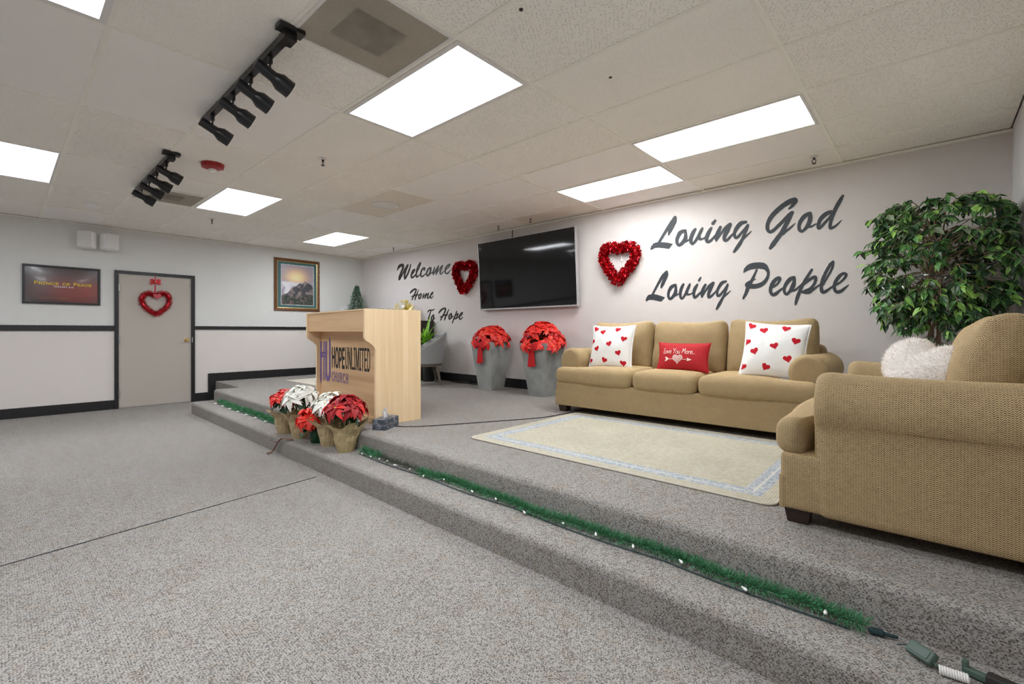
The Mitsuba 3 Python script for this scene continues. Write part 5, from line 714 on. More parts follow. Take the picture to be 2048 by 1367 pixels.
# ------------------------------------------------------------------ sofa and armchair (local frame: x across, y from the front edge backwards, z up from the carpet)
def seating(key, W, seats, arm_w, D, R, at):
    g = lambda m: xf(m, R, at)
    def roll(side):
        """A rolled arm: its cross-section, lofted from a rounded front to the back."""
        c = Point(0.015 * side, .520).buffer(.135, 12).union(affinity.translate(sbox(-.115, .06, .115, .53), 0, 0)).buffer(.03, 8).buffer(-.03, 8)
        P = np.array(c.exterior.coords[:-1]); n = 72
        d = np.r_[0, np.cumsum(np.linalg.norm(np.diff(np.vstack([P, P[:1]]), axis=0), axis=1))]; s = np.linspace(0, d[-1], n, endpoint=False); PP = np.vstack([P, P[:1]])
        P = np.stack([np.interp(s, d, PP[:, k]) for k in (0, 1)], 1)
        r = .05; rings = []
        ctr = np.array([0.01 * side, .40])
        for th in np.linspace(0, pi / 2, 6):
            ins = r * (1 - math.sin(th)) * .9
            Q = P.copy(); e = Q - ctr; L = np.abs(e).max(0)
            Q = ctr + e * (1 - ins / L)
            rings.append(np.stack([Q[:, 0], np.full(n, y0 + r * (1 - math.cos(th))), Q[:, 1]], 1))
        for yy in np.linspace(y0 + r, D - .03, 8)[1:]:
            sag = -.010 * math.sin(pi * (yy - y0) / (D - y0))
            rings.append(np.stack([P[:, 0], np.full(n, yy), P[:, 1] + sag * (P[:, 1] > .45)], 1))
        v, f = loft(rings); v[:, 0] = v[:, 0] * (arm_w / .30) + side * (W / 2 - arm_w / 2 + .035)
        return v, f
    y0 = .150
    # base rail with a welt line
    part(key, 'base', g(xf(rbox(W - .01, D - .05, .245, .025, 3, (6, 3, 1)), None, (0, D / 2 + .0, .187))), 'weave_mat', smooth=40)
    part(key, 'front_rail', g(xf(rbox(W - .006, .03, .150, .012, 2, (6, 0, 1)), None, (0, .036, .140))), 'weave_mat', smooth=40)
    for s in (-1, 1): part(key, 'arm', g(roll(s)), 'weave_mat', smooth=35)
    part(key, 'back_frame', g(xf(rbox(W - .16, .17, .50, .06, 4, (6, 1, 3)), None, (0, D - .095, .47))), 'weave_mat', smooth=40)
    inner = W - 2 * arm_w + .05
    cw = inner / seats
    rng = np.random.default_rng(int(W * 100))
    for i in range(seats):
        cx = -inner / 2 + (i + .5) * cw
        def puff(v, w=cw, c=cx):
            v = v.copy(); u = np.clip(np.abs(v[:, 0]) / (w / 2), 0, 1); q = np.clip(np.abs(v[:, 1]) / .40, 0, 1)
            k = (1 - u ** 3) * (1 - q ** 3)
            v[:, 2] += np.where(v[:, 2] > 0, .022 * k, 0) + .006 * (meshkit.fbm(np.c_[v[:, :2] * 5 + c, v[:, 2:]], 3, 4) - .5) * (v[:, 2] > -.02)
            v[:, 1] -= np.where(v[:, 1] < -.25, .020 * (1 - u ** 2.5), 0)
            return v
        lo, hi = cx - cw / 2 + .004, cx + cw / 2 - .004
        L0 = -W / 2 + .002 if i == 0 else lo
        H0 = W / 2 - .002 if i == seats - 1 else hi
        def tee(v, lo=lo, hi=hi, L0=L0, H0=H0):
            x = v[:, 0] + (L0 + H0) / 2; y = v[:, 1]
            t_ = np.clip((y + .41 - .135) / .03, 0, 1); t_ = t_ * t_ * (3 - 2 * t_)
            xi = np.where(x < lo + .1, lo + .1 - (lo + .1 - x) * (.1 / (lo + .1 - L0)), np.where(x > hi - .1, hi - .1 + (x - hi + .1) * (.1 / (H0 - hi + .1)), x))
            v = v.copy(); v[:, 0] = x * (1 - t_) + xi * t_ - cx
            return puff(v)
        piece = [xf(rbox(H0 - L0, .80, .165, .062, 5, (9, 16, 1), tee), None, (cx, .40, .375))]
        part(key, 'seat_cushion', g(join(piece)), 'weave_mat', smooth=True)
    bwid = W - .19 if seats > 1 else inner + .09
    bw = bwid / seats
    for i in range(seats):
        cx = -bwid / 2 + (i + .5) * bw
        sd = rng.integers(1000)
        def pillow(v, w=bw, sd=sd):
            v = v.copy(); u = np.clip(v[:, 0] / (w / 2), -1, 1); q = np.clip(v[:, 2] / .25, -1, 1)
            k = np.clip((1 - np.abs(u) ** 2.6), 0, 1) * np.clip((1 - np.abs(q) ** 2.6), 0, 1)
            nz = meshkit.fbm(np.c_[v[:, 0] * 6 + sd, v[:, 1] * 2, v[:, 2] * 6], 3, 7) - .5
            nl = meshkit.fbm(np.c_[v[:, 0] * 2.2 + sd, v[:, 1] * 0, v[:, 2] * 2.2], 2, 9) - .5
            v[:, 1] += np.sign(v[:, 1]) * (.075 * k - .018) + np.where(v[:, 1] < 0, .05 * nz * (1 - .5 * k) + .02 * nl, 0)
            top = np.clip((q - .35) / .65, 0, 1)
            v[:, 2] += top * (.045 * nl - .030 * (1 - np.abs(u) ** 3) + .012 * np.abs(u)) - .02 * np.clip(-q - .4, 0, 1)
            v[:, 0] *= 1 - .03 * top
            wr = np.sin(v[:, 2] * 60 + 5 * v[:, 0] + sd) * np.clip(np.abs(u) - .55, 0, 1) * np.clip(q, 0, 1) * .022
            v[:, 1] += np.where(v[:, 1] < 0, wr, 0)
            return v
        m = rbox(bw - .012, .20, .53, .075, 4, (11, 1, 11), pillow)
        part(key, 'back_cushion', g(xf(m, rot('x', -.20), (cx, .64 if seats > 1 else .705, .680 if seats > 1 else .643))), 'weave_mat', smooth=True)
    for sx in (-1, 1):
        for yy in (.085, D - .12):
            x = sx * (W / 2 - .085)
            b = [[x - .038, yy - .038, .0005], [x + .038, yy - .038, .0005], [x + .038, yy + .038, .0005], [x - .038, yy + .038, .0005]]
            tp = [[x - .050, yy - .050, .072], [x + .050, yy - .050, .072], [x + .050, yy + .050, .072], [x - .050, yy + .050, .072]]
            part(key, 'leg', g(hexa(b, tp)), 'dark_wood_mat', label='dark tapered wooden foot')
t = thing('sofa', 'long tan woven three seat sofa along the lettered wall', 'sofa')
seating(t, 2.345, 3, .30, .955, None, (-1.752, 3.885, ZS2))
t = thing('armchair', 'wide tan woven armchair at the right edge of the stage', 'armchair')
seating(t, 1.235, 1, .30, .945, rot('z', -pi / 2), (-.512, 2.885, ZS2 + 0))

# ------------------------------------------------------------------ throw pillows
class Pillow:
    """A pillow in its own frame: x across, z up, front towards -y; point(u, v) lies on the front (or back) skin."""
    def __init__(s, w, h, th, R, at, seed): s.w, s.h, s.th, s.R, s.at, s.seed = w / 2, h / 2, th / 2, R, np.asarray(at, float), seed
    def local(s, u, v, side=-1, lift=0.0):
        u, v = np.asarray(u, float), np.asarray(v, float)
        x = s.w * u * (1 - .075 * (1 - v * v)); z = s.h * v * (1 - .075 * (1 - u * u))
        tt = s.th * (np.clip(1 - u * u, 0, 1) * np.clip(1 - v * v, 0, 1)) ** .48
        nz = meshkit.fbm(np.stack([u * 2.4 + s.seed, v * 2.4, u * 0], -1), 3, 5) - .5
        y = side * (tt * (1 + .16 * nz) + lift + .002)
        return np.stack([x, y, z], -1)
    def world(s, p): return p @ s.R.T + s.at
    def body(s):
        n = 33; g_ = np.sin(np.linspace(-pi / 2, pi / 2, n)); U, V = np.meshgrid(g_, g_, indexing='ij')
        ms = []
        I, J = np.meshgrid(range(n - 1), range(n - 1), indexing='ij'); q = np.stack([I * n + J, (I + 1) * n + J, (I + 1) * n + J + 1, I * n + J + 1], -1).reshape(-1, 4)
        for side in (-1, 1):
            qq = q if side < 0 else q[:, ::-1]
            ms.append((s.world(s.local(U, V, side).reshape(-1, 3)), np.vstack([qq[:, [0, 1, 2]], qq[:, [0, 2, 3]]])))
        return join(ms)
    def edge(s, r):
        k = np.linspace(-1, 1, 24)[:-1]
        loop = np.vstack([np.c_[k, k * 0 - 1], np.c_[k * 0 + 1, k], np.c_[-k, k * 0 + 1], np.c_[k * 0 - 1, -k]])
        p = s.local(loop[:, 0], loop[:, 1]); p[:, 1] = 0; p *= [1.015, 1, 1.015]
        return tube(np.vstack([s.world(p), s.world(p[:2])]), r, 6, False)
    def decal(s, poly, lift=.0012):
        """poly: drawn on the front in metres from the pillow's centre."""
        v, f = extrude(poly, .001); v2, f2 = trimesh.remesh.subdivide_to_size(v, f, .02)
        u, w = np.clip(v2[:, 0] / s.w, -1, 1), np.clip(v2[:, 1] / s.h, -1, 1)
        base = s.local(u, w); base[:, 1] -= lift + v2[:, 2]
        return s.world(base), f2
HEARTS = [(-.80, .83, 20), (-.36, .68, -15), (.32, .82, 10), (.70, .34, 8), (.06, .08, -22), (-.60, -.16, -20), (-.93, .20, 15), (.52, -.34, -18), (-.16, -.72, 25), (.72, -.80, 0), (-.95, -.72, 20)]
def heart_pillow(label, w, h, th, R, at, seed):
    t = thing('throw_pillow', label, 'pillow')
    P = Pillow(w, h, th, R, at, seed)
    part(t, 'cover', P.body(), 'linen_mat', smooth=True)
    part(t, 'flange', P.edge(.007), 'linen_mat', smooth=True)
    for x, z, a in HEARTS:
        hp = affinity.translate(affinity.rotate(Polygon(heart2d(.064)), -a, origin=(0, 0)), x * w / 2, z * h / 2)
        hp = hp.intersection(sbox(-w * .485, -h * .485, w * .485, h * .485))
        if hp.area > 1e-5: part(t, 'heart', P.decal(hp), 'heart_felt_mat', label='red felt heart')
heart_pillow('white pillow with red hearts at the left end of the sofa', .475, .445, .17, rot('z', .03) @ rot('x', -.22), (-2.435, 4.225, .972), 3)
heart_pillow('white pillow with red hearts leaning by the right sofa arm', .455, .46, .18, rot('z', .10) @ rot('x', -.30) @ rot('y', .075), (-.935, 4.175, .975), 9)
t = thing('throw_pillow', 'small red pillow lettered Love You More in the middle of the sofa', 'pillow')
P = Pillow(.475, .265, .13, rot('z', .02) @ rot('x', -.24), (-1.69, 4.215, .897), 14)
part(t, 'cover', P.body(), 'red_cloth_mat', smooth=True)
part(t, 'piping', P.edge(.0035), 'red_cloth_mat', smooth=True)
# thin written letters as pen strokes, in units of a capital's height
PEN = {'L': [[(.28, 1), (.05, 0), (.42, 0)]], 'o': [[(.25, .55), (.06, .35), (.08, .08), (.25, 0), (.42, .15), (.40, .42), (.25, .55)]], 'v': [[(.03, .52), (.18, 0), (.42, .55)]], 'e': [[(.08, .28), (.38, .34), (.30, .56), (.10, .46), (.06, .12), (.22, 0), (.42, .10)]],
       'Y': [[(.0, 1), (.24, .5)], [(.52, 1), (.24, .5), (.12, 0)]], 'u': [[(.06, .54), (.06, .10), (.22, 0), (.38, .14), (.42, .54), (.42, 0)]], 'M': [[(.02, 0), (.18, 1), (.34, .45), (.60, 1), (.62, 0)]], 'r': [[(.08, 0), (.10, .52), (.12, .36), (.28, .54), (.38, .50)]], '.': [[(.05, .02), (.09, .02)]], ' ': []}
ADV = {'L': .44, 'o': .46, 'v': .44, 'e': .48, 'Y': .50, 'u': .50, 'M': .74, 'r': .40, '.': .17, ' ': .34}
x, strokes = 0, []
for ch in 'Love You More...':
    for s in PEN[ch]: strokes.append(LineString([(x + a, b) for a, b in (catmull(np.array(s), 5) if ch in 'oeur' else s)]).buffer(.045, 3))
    x += ADV[ch]
words = affinity.translate(affinity.scale(unary_union(strokes), .318 / x, .052, origin=(0, 0)), -.180, .022)
part(t, 'lettering', P.decal(words), 'print_white_mat', label='white hand lettering Love You More')
hp = affinity.translate(Polygon(heart2d(.098)), -.028, -.034)
stripes = unary_union([affinity.rotate(sbox(-.028 + k * .0098 - .0028, -.12, -.028 + k * .0098 + .0028, .06), -8) for k in range(-6, 7)])
arrow = unary_union([LineString([(-.125, -.034), (-.075, -.034)]).buffer(.0022), LineString([(.02, -.034), (.075, -.034)]).buffer(.0022), Polygon([(.063, -.016), (.112, -.034), (.063, -.052), (.070, -.034)]),
                     Polygon([(-.160, -.014), (-.138, -.014), (-.115, -.034), (-.138, -.054), (-.160, -.054), (-.145, -.034)])])
part(t, 'print', P.decal(unary_union([hp.intersection(stripes), hp.boundary.buffer(.002), arrow])), 'print_white_mat', label='white striped heart with an arrow')
# the fluffy pillow in the armchair: heart-shaped, furred
t = thing('fluffy_pillow', 'white fluffy heart shaped pillow in the armchair', 'pillow')
H = Polygon(heart2d(.37, 90)).buffer(.02).buffer(-.01)
def furry():
    n, m = 90, 12
    P = np.array(H.exterior.coords[:-1]); d = np.r_[0, np.cumsum(np.linalg.norm(np.diff(np.vstack([P, P[:1]]), axis=0), axis=1))]; s = np.linspace(0, d[-1], n, endpoint=False); PP = np.vstack([P, P[:1]])
    P = np.stack([np.interp(s, d, PP[:, k]) for k in (0, 1)], 1); c = np.array([0, .0])
    rings = []
    for k in np.linspace(-pi / 2, pi / 2, 2 * m + 1):
        sc = max(math.cos(k), .02) ** .62
        rings.append(np.stack([c[0] + (P[:, 0] - c[0]) * sc, np.full(n, .085 * math.sin(k)), c[1] + (P[:, 1] - c[1]) * sc], 1))
    v, f = loft(rings)
    notch = np.exp(-((v[:, 0] / .05) ** 2)) * np.clip(v[:, 2] / .14, 0, 1)
    v[:, 1] *= 1 - .35 * notch
    nn = np.array(trimesh.Trimesh(v, f, process=False).vertex_normals)
    return v + nn * (.012 * (meshkit.fbm(v * 30, 3, 2) - .5))[:, None], f
fm = furry()
nf = np.array([-.52, -.62, .58]); nf /= np.linalg.norm(nf)
up = np.array([.74, .67, .05]); up -= nf * (up @ nf); up /= np.linalg.norm(up)
FR = np.stack([np.cross(-nf, up), -nf, up], 1)
FAT = (-.045, 2.82, .935)
part(t, 'body', xf(fm, FR, FAT), 'plush_mat', smooth=True)
rng = np.random.default_rng(8)
tm = trimesh.Trimesh(*fm, process=False)
pts, fi = trimesh.sample.sample_surface(tm, 16000, seed=4)
nrm = tm.face_normals[fi]; nrm *= np.sign((nrm * (pts - 0)).sum(1))[:, None]
tip = pts + (nrm + rng.normal(0, .6, nrm.shape)) * rng.uniform(.004, .010, (len(pts), 1))
sd = np.cross(nrm, rng.normal(0, 1, nrm.shape)); sd /= np.linalg.norm(sd, axis=1, keepdims=True)
part(t, 'fur', xf((np.hstack([pts - sd * .0014, pts + sd * .0014, tip]).reshape(-1, 3), np.arange(len(pts) * 3).reshape(-1, 3)), FR, FAT), 'plush_mat', kind='stuff')

# ------------------------------------------------------------------ artificial ficus tree in the corner
t = thing('ficus_tree', 'leafy artificial ficus tree in the corner behind the armchair', 'tree')
rng = np.random.default_rng(77)
TX, TY = .015, 4.62
part(t, 'pot', xf(lathe([(.13, 0), (.17, .02), (.19, .24), (.20, .26), (.185, .26), (.18, .23)], 28), t=(TX, TY, ZS2 + .001)), 'pot_black_mat', smooth=35)
tr = []
for k in range(3):
    ph = k * 2.1 + .6
    p = [(TX + .030 * math.cos(ph + z * 5) * (1 + max(0, z - 1.25) * 1.6), TY + .030 * math.sin(ph + z * 5) * (1 + max(0, z - 1.25) * 1.6), z) for z in np.linspace(ZS2 + .2, 2.0, 26)]
    tr.append(tube(p, np.linspace(.019, .004, 26), 8))
for m in tr: part(t, 'trunk', m, 'bark_mat', smooth=True)
leafs, twigs = [], []
cen = np.array([TX + .02, TY - .02, 1.70])
def leaf_mesh(L, W):
    v = np.array([[0, 0, 0], [.35 * L, -W, .12 * W], [.40 * L, 0, -.12 * W], [.35 * L, W, .12 * W], [.75 * L, -.55 * W, -.06 * L], [.75 * L, 0, -.12 * L], [.75 * L, .55 * W, -.06 * L], [L, 0, -.22 * L]])
    return v, np.array([[0, 1, 2], [0, 2, 3], [1, 4, 5], [1, 5, 2], [2, 5, 6], [2, 6, 3], [4, 7, 5], [5, 7, 6]])
def spray(base, d, length, nleaf):
    pts = [np.array(base)]
    d = np.array(d, float); d /= np.linalg.norm(d)
    for i in range(6):
        d = d + [0, 0, -.13]; d /= np.linalg.norm(d)
        q = pts[-1] + d * length / 6
        q[0] = min(q[0], XR - .035); q[1] = min(q[1], YB - .04)
        pts.append(q)
    twigs.append(tube(pts, np.linspace(.004, .0015, 7), 5))
    pp = np.array(pts)
    for i in range(nleaf):
        s = rng.uniform(.25, 1) * 6; k = min(int(s), 5); at = pp[k] + (pp[k + 1] - pp[k]) * (s - k)
        az = rng.uniform(0, 2 * pi)
        ld = (pp[k + 1] - pp[k]) / np.linalg.norm(pp[k + 1] - pp[k]) * .5 + np.array([math.cos(az), math.sin(az), rng.uniform(-1.5, .05)]) * .8
        up = np.array([rng.normal(0, .45), rng.normal(0, .45) - .25, 1])
        L = rng.uniform(.058, .092)
        lv, lf = orient(leaf_mesh(L, L * rng.uniform(.21, .28)), ld, up, at)
        if lv[:, 0].max() < XR - .004 and lv[:, 1].max() < YB - .004: leafs.append((at, (lv, lf)))
for i in range(330):
    z = rng.uniform(1.24, 2.06)
    a = rng.uniform(0, 2 * pi)
    full = .30 * math.sqrt(max(0.05, 1 - ((z - 1.70) / .48) ** 2))
    rad = .05 + full * math.sqrt(rng.random())
    base = [TX + .05 + rad * math.cos(a), TY - .02 + rad * math.sin(a) * .9, z]
    d = [math.cos(a), math.sin(a), rng.uniform(.0, .8) if z > 1.6 else rng.uniform(-.4, .3)]
    spray(base, d, rng.uniform(.10, .20), rng.integers(8, 14))
    if i % 6 == 0: twigs.append(tube([[TX, TY, z - .20], [(TX + base[0]) / 2, (TY + base[1]) / 2, z - .04], base], [.006, .004, .0025], 5))
for a in np.linspace(-2.9, .3, 9): spray([TX + .10 * math.cos(a), TY + .10 * math.sin(a), 1.99], [math.cos(a) * .8, math.sin(a) * .8, .9], .20, 12)
for z, a in ((1.18, -2.6), (1.22, -.4), (1.10, -1.9), (1.15, -1.0), (1.24, -3.0), (1.28, -1.4), (1.05, -.9), (1.02, -2.4), (1.20, -2.0), (1.26, -.8)): spray([TX + .03 * math.cos(a), TY + .03 * math.sin(a), z], [math.cos(a), math.sin(a), .2], .17, 12)
part(t, 'twigs', join(twigs), 'bark_mat', kind='stuff')
order = np.argsort([np.linalg.norm(a - np.array([0, 0, CAM_Z])) for a, _ in leafs])
LM = ['leaf_dark_mat', 'leaf_mid_mat', 'leaf_light_mat', 'leaf_grey_mat']
pick = rng.choice(4, len(leafs), p=[.42, .32, .16, .10])
for n, i in enumerate(order[:290]): part(t, 'leaf', leafs[i][1], LM[pick[i]])
for k in range(4):
    rest = [leafs[i][1] for i in order[290:] if pick[i] == k]
    part(t, 'foliage', join(rest), LM[k], kind='stuff')
wire = catmull([(TX - .36, TY - .10, 1.50), (TX - .20, TY - .34, 1.44), (TX - .05, TY - .36, 1.52), (TX + .10, TY - .36, 1.49), (TX + .25, TY - .28, 1.55), (TX + .34, TY - .1, 1.62)], 8)
ls = thing('light_string', 'dark green string of tiny lights wound in the ficus tree', 'string lights')
part(ls, 'wire', tube(wire, .003, 5), 'wire_green_mat')
for k in range(4, len(wire), 6): part(ls, 'bulb', aim(lathe([(.004, 0), (.006, .010), (.001, .028)], 8), rng.normal(0, 1, 3), wire[k]), 'bulb_mat')

# ------------------------------------------------------------------ grey barrel chair, console and its ornaments, plant
t = thing('barrel_chair', 'grey velvet barrel chair with dark wooden legs beside the lectern', 'chair')
CR, CAT = rot('z', -.524), np.array([-5.885, 4.475, ZS2])
gc = lambda m: xf(m, CR, CAT)
n, rings = 41, []
for k in range(n):
    a = -2.05 + 4.10 * k / (n - 1)
    f_ = (1 + math.cos(a)) / 2
    top = .500 + .315 * f_ ** 1.5; fl = .052 * f_ + .02
    def pt(r, z): return [r * math.sin(a), r * math.cos(a) * 1.0, z]
    ro, rt = .268, .268 + fl
    e = min(1.0, min(k, n - 1 - k) / 2.0); th = .055 * (.35 + .65 * e)
    z0 = .335
    rings.append([pt(ro, z0), pt(ro + .6 * fl * .9, z0 + (top - z0) * .55), pt(rt, top - .02), pt(rt - .012, top), pt(rt - th * .5, top + .008), pt(rt - th + .008, top - .006), pt(rt - th - .004, top - .03), pt(ro - th + .4 * fl, z0 + (top - z0) * .5), pt(ro - th, z0)])
part(t, 'shell', gc(loft(rings)), 'grey_velvet_mat', smooth=40)
part(t, 'piping', gc(tube([np.array(r[3]) * [1.01, 1.01, 1] for r in rings], .006, 6)), 'grey_velvet_mat', smooth=True)
part(t, 'seat_cushion', gc(xf(rbox(.44, .46, .13, .06, 5, 5), None, (0, -.03, .410))), 'grey_velvet_mat', smooth=True)
part(t, 'apron', gc(xf(lathe([(.225, .285), (.255, .29), (.262, .337), (.2, .337)], 32), None, (0, 0, 0))), 'chair_leg_mat')
for sx in (-1, 1):
    for sy in (-1, 1):
        a, b = np.array([sx * .185, sy * .165, .30]), np.array([sx * .222, sy * .215, .0])
        leg = loft([[p + [dx * h, dy * h, 0] for dx, dy in ((-1, -1), (1, -1), (1, 1), (-1, 1))] for p, h in ((b, .012), ((a + b) / 2 + [-sx * .006, -sy * .006, 0], .019), (a, .026))])
        part(t, 'leg', gc(leg), 'chair_leg_mat')
c = thing('console', 'dark brown console standing behind the wooden lectern', 'console')
cx0, cx1, cy0, cy1, cz = -8.80, -6.42, 4.58, 5.068, 1.318
part(c, 'top', box(cx0 - .005, cx1 + .01, cy0 - .01, cy1, cz - .03, cz), 'console_mat')
for x in (cx0, (cx0 + cx1) / 2, cx1 - .03): part(c, 'side', box(x, x + .03, cy0, cy1, ZS2, cz - .03), 'console_mat')
part(c, 'back', box(cx0, cx1, cy1 - .015, cy1, ZS2, cz - .03), 'console_mat')
for z in (ZS2 + .02, .64, .98): part(c, 'shelf', box(cx0 + .03, cx1 - .03, cy0 + .01, cy1 - .015, z, z + .025), 'console_mat')
# little fir tree
t = thing('fir_tree', 'small frosted artificial fir tree in the far corner', 'christmas tree')
fx, fy = -8.53, 4.80
rng = np.random.default_rng(17)
part(t, 'trunk', tube([[fx, fy, cz + .10], [fx, fy, 2.02]], [.012, .004], 8), 'bark_mat')
part(t, 'stand', xf(lathe([(.075, 0), (.08, .01), (.065, .11), (.0, .11)], 20), t=(fx, fy, cz + .001)), 'pot_black_mat')
green, frost = [], []
for zl_ in np.linspace(1.42, 2.03, 17):
    R0 = .025 + .235 * (2.06 - zl_) / .64; nb = 11
    for b in range(nb):
        a = b * 2 * pi / nb + rng.uniform(0, .6); d = np.array([math.cos(a), math.sin(a), .18]); base = np.array([fx, fy, zl_])
        L = R0 * rng.uniform(.8, 1.12); brn = []
        for q in range(30):
            s = rng.uniform(.2, 1); at = base + d * L * s + [0, 0, -.05 * s * s]; nd = d * .7 + rng.normal(0, .55, 3); nd /= np.linalg.norm(nd)
            sw = np.cross(nd, rng.normal(0, 1, 3)); sw *= .004 / np.linalg.norm(sw)
            (frost if s > .78 and rng.random() < .75 else green).append(np.array([at - sw, at + sw, at + nd * .040]))
for nm, lst, m in (('needles', green, 'fir_mat'), ('frosted_tips', frost, 'fir_frost_mat')):
    v = np.vstack(lst); v[:, 0] = np.maximum(v[:, 0], XL + .03); v[:, 1] = np.minimum(v[:, 1], YB - .01)
    part(t, nm, (v, np.arange(len(v)).reshape(-1, 3)), m, kind='stuff')
# gold ornament and wire arch on the console
t = thing('gold_ornament', 'gold angel ornament with dried sprigs on the dark console', 'ornament')
ox, oy = -6.92, 4.80
part(t, 'body', xf(lathe([(.075, 0), (.080, .01), (.055, .10), (.030, .19), (.034, .215), (.0, .225)], 18), t=(ox, oy, cz + .001)), 'gold_mat', smooth=40)
part(t, 'head', xf(tri(trimesh.creation.icosphere(2, .036)), t=(ox, oy, cz + .25)), 'linen_mat', smooth=True)
wv = []
for s in (-1, 1):
    for k in range(7):
        a = .35 + k * .17; wv.append(orient(bract(.16 + .01 * k, .022, .2, .1), (s * math.cos(a), .25, math.sin(a)), (0, -1, .1), (ox + s * .02, oy + .03, cz + .15)))
part(t, 'wings', join(wv), 'gold_mat', smooth=True)
sp = []
for k in range(46):
    a = rng.uniform(-1.2, 1.2); d = np.array([math.sin(a), rng.uniform(-.4, .3), math.cos(a)]); b = np.array([ox + .01, oy + .02, cz + .13])
    sp.append(tube([b, b + d * .13, b + d * rng.uniform(.19, .28) + rng.normal(0, .015, 3)], [.002, .002, .0012], 4))
    tipb = b + d * .2; sp.append(orient(bract(.05, .009, .3, .1), d, (0, -1, .2), tipb))
part(t, 'sprigs', join(sp), 'yellow_mat', kind='stuff')
obj('ornament_basket', join([xf(tube([[.11 * math.cos(a), 0, .155 * math.sin(a)] for a in np.linspace(0, pi, 24)], .007, 8), rot('z', .5), (-6.50, 4.72, cz + .02)), xf(tube([[.075 * math.cos(a), 0, .12 * math.sin(a)] for a in np.linspace(0, pi, 20)], .006, 8), rot('z', -.6), (-6.50, 4.72, cz + .02)),
    xf(lathe([(.055, 0), (.095, .005), (.110, .035), (.104, .035), (.09, .012)], 24), t=(-6.50, 4.72, cz + .001))]), 'gold_mat', 'small wire basket on the right end of the dark console', 'basket', smooth=30)
t = thing('potted_plant', 'bright green leafy plant in a black pot behind the grey chair', 'plant')
px_, py_ = -6.225, 4.80
part(t, 'pot', xf(lathe([(.088, 0), (.095, .01), (.112, .26), (.115, .28), (.104, .28), (.10, .25)], 28), t=(px_, py_, ZS2 + .001)), 'pot_black_mat', smooth=35)
part(t, 'stalk', tube([[px_, py_, ZS2 + .24], [px_ + .01, py_ - .01, ZS2 + .52]], .016, 8), 'stem_mat')
rng = np.random.default_rng(41)
for k, (az, el, L, W) in enumerate([(2.4, 1.52, .60, .035), (.1, 1.28, .56, .045), (-.2, .62, .52, .028), (-1.2, 1.05, .46, .05), (2.9, .95, .44, .048), (-2.2, .9, .42, .05), (1.2, 1.0, .40, .045), (-.7, .9, .42, .045), (-1.0, 1.35, .50, .045), (-.4, 1.1, .48, .05), (-1.5, .75, .44, .05), (-2.5, 1.15, .46, .045), (-1.9, 1.2, .40, .05), (-.2, .85, .40, .045), (3.0, 1.2, .45, .045), (-1.3, .5, .38, .05), (2.0, .6, .36, .045), (-1.7, .45, .36, .045), (.6, .9, .32, .04), (-2.8, .5, .32, .04)]):
    d = np.array([math.cos(az) * math.cos(el), math.sin(az) * math.cos(el), math.sin(el)])
    lv, lf = orient(bract(L, W, .16 if el > 1.1 else .42, .35, 8), d, (-d[0] * .5 + .1, -d[1] * .5 - .2, 1.0 if el < 1.3 else .4), (px_ + .01, py_ - .01, ZS2 + .50))
    lv[:, 1] = np.minimum(lv[:, 1], YB - .02); lv[:, 0] = np.maximum(lv[:, 0], -6.395)
    part(t, 'leaf', (lv, lf), 'lime_leaf_mat', smooth=True)
obj('loose_cables', join([tube(catmull([(-5.9 + .1 * k, 5.0 - .03 * k, ZS2 + .008), (-5.6, 4.93 + .02 * k, ZS2 + .010), (-5.35 + .05 * k, 4.98 - .02 * k, ZS2 + .009), (-5.0, 5.03 - .01 * k, ZS2 + .008)], 8), .006, 6) for k in range(3)] + [xf(rbox(.20, .05, .035, .008), None, (-5.55, 5.02, ZS2 + .0185))]), 'plug_black_mat', 'tangle of black cables with a power strip along the wall behind the grey chair', 'cables')

# ------------------------------------------------------------------ garland and its lights along the step
rng = np.random.default_rng(99)
def needles(xs, dens, r, L, m_rng):
    out = []
    for x in xs:
        yc = R2(x) - .034 + .010 * math.sin(x * 5.1) + .008 * math.sin(x * 13)
        for k in range(dens):
            a = rng.uniform(-.3, pi + .3); xx = x + rng.uniform(-.012, .012)
            d = np.array([rng.normal(.25, .45), math.cos(a), max(math.sin(a), -.15)]); d /= np.linalg.norm(d)
            b = np.array([xx, yc, ZS1 + .014]) + d * .004
            tp = b + d * L * rng.uniform(.7, 1.2); tp[2] = max(tp[2], ZS1 + .003); tp[1] = min(tp[1], R2(x) - .003)
            sw = np.cross(d, rng.normal(0, 1, 3)); sw *= r / np.linalg.norm(sw)
            md = (b + tp) / 2 + [0, 0, .004]
            out += [np.array([b - sw * .6, b + sw * .6, md + sw]), np.array([b - sw * .6, md + sw, md - sw]), np.array([md - sw, md + sw, tp])]
    v = np.vstack(out); return v, np.arange(len(v)).reshape(-1, 3)
g1 = thing('garland', 'green tinsel garland lying along the carpeted step', 'garland')
labels[g1]['label'] = 'long green pine garland lying along the carpeted step, right of the potted row'
part(g1, 'needles', needles(np.arange(-2.62, -.165, .006), 15, .0014, .046, rng), 'garland_mat', kind='stuff')
part(g1, 'needles', needles(np.arange(-3.42, -3.14, .006), 13, .0016, .050, rng), 'garland_mat', kind='stuff')
part(g1, 'bare_section', needles(np.arange(-3.14, -2.62, .006), 6, .0016, .044, rng), 'garland_grey_mat', kind='stuff')
g2 = thing('garland', 'short green pine garland on the step left of the potted row', 'garland')
part(g2, 'needles', needles(np.arange(-7.25, -4.72, .010), 14, .0026, .052, rng), 'garland_mat', kind='stuff')
ls = thing('light_string', 'dark green string of clear bulbs along the garland on the step', 'string lights')
wp = [(x, R2(x) - .062 - .022 * abs(math.sin(x * 3.7)) , ZS1 + .006) for x in np.arange(-3.40, -.14, .08)]
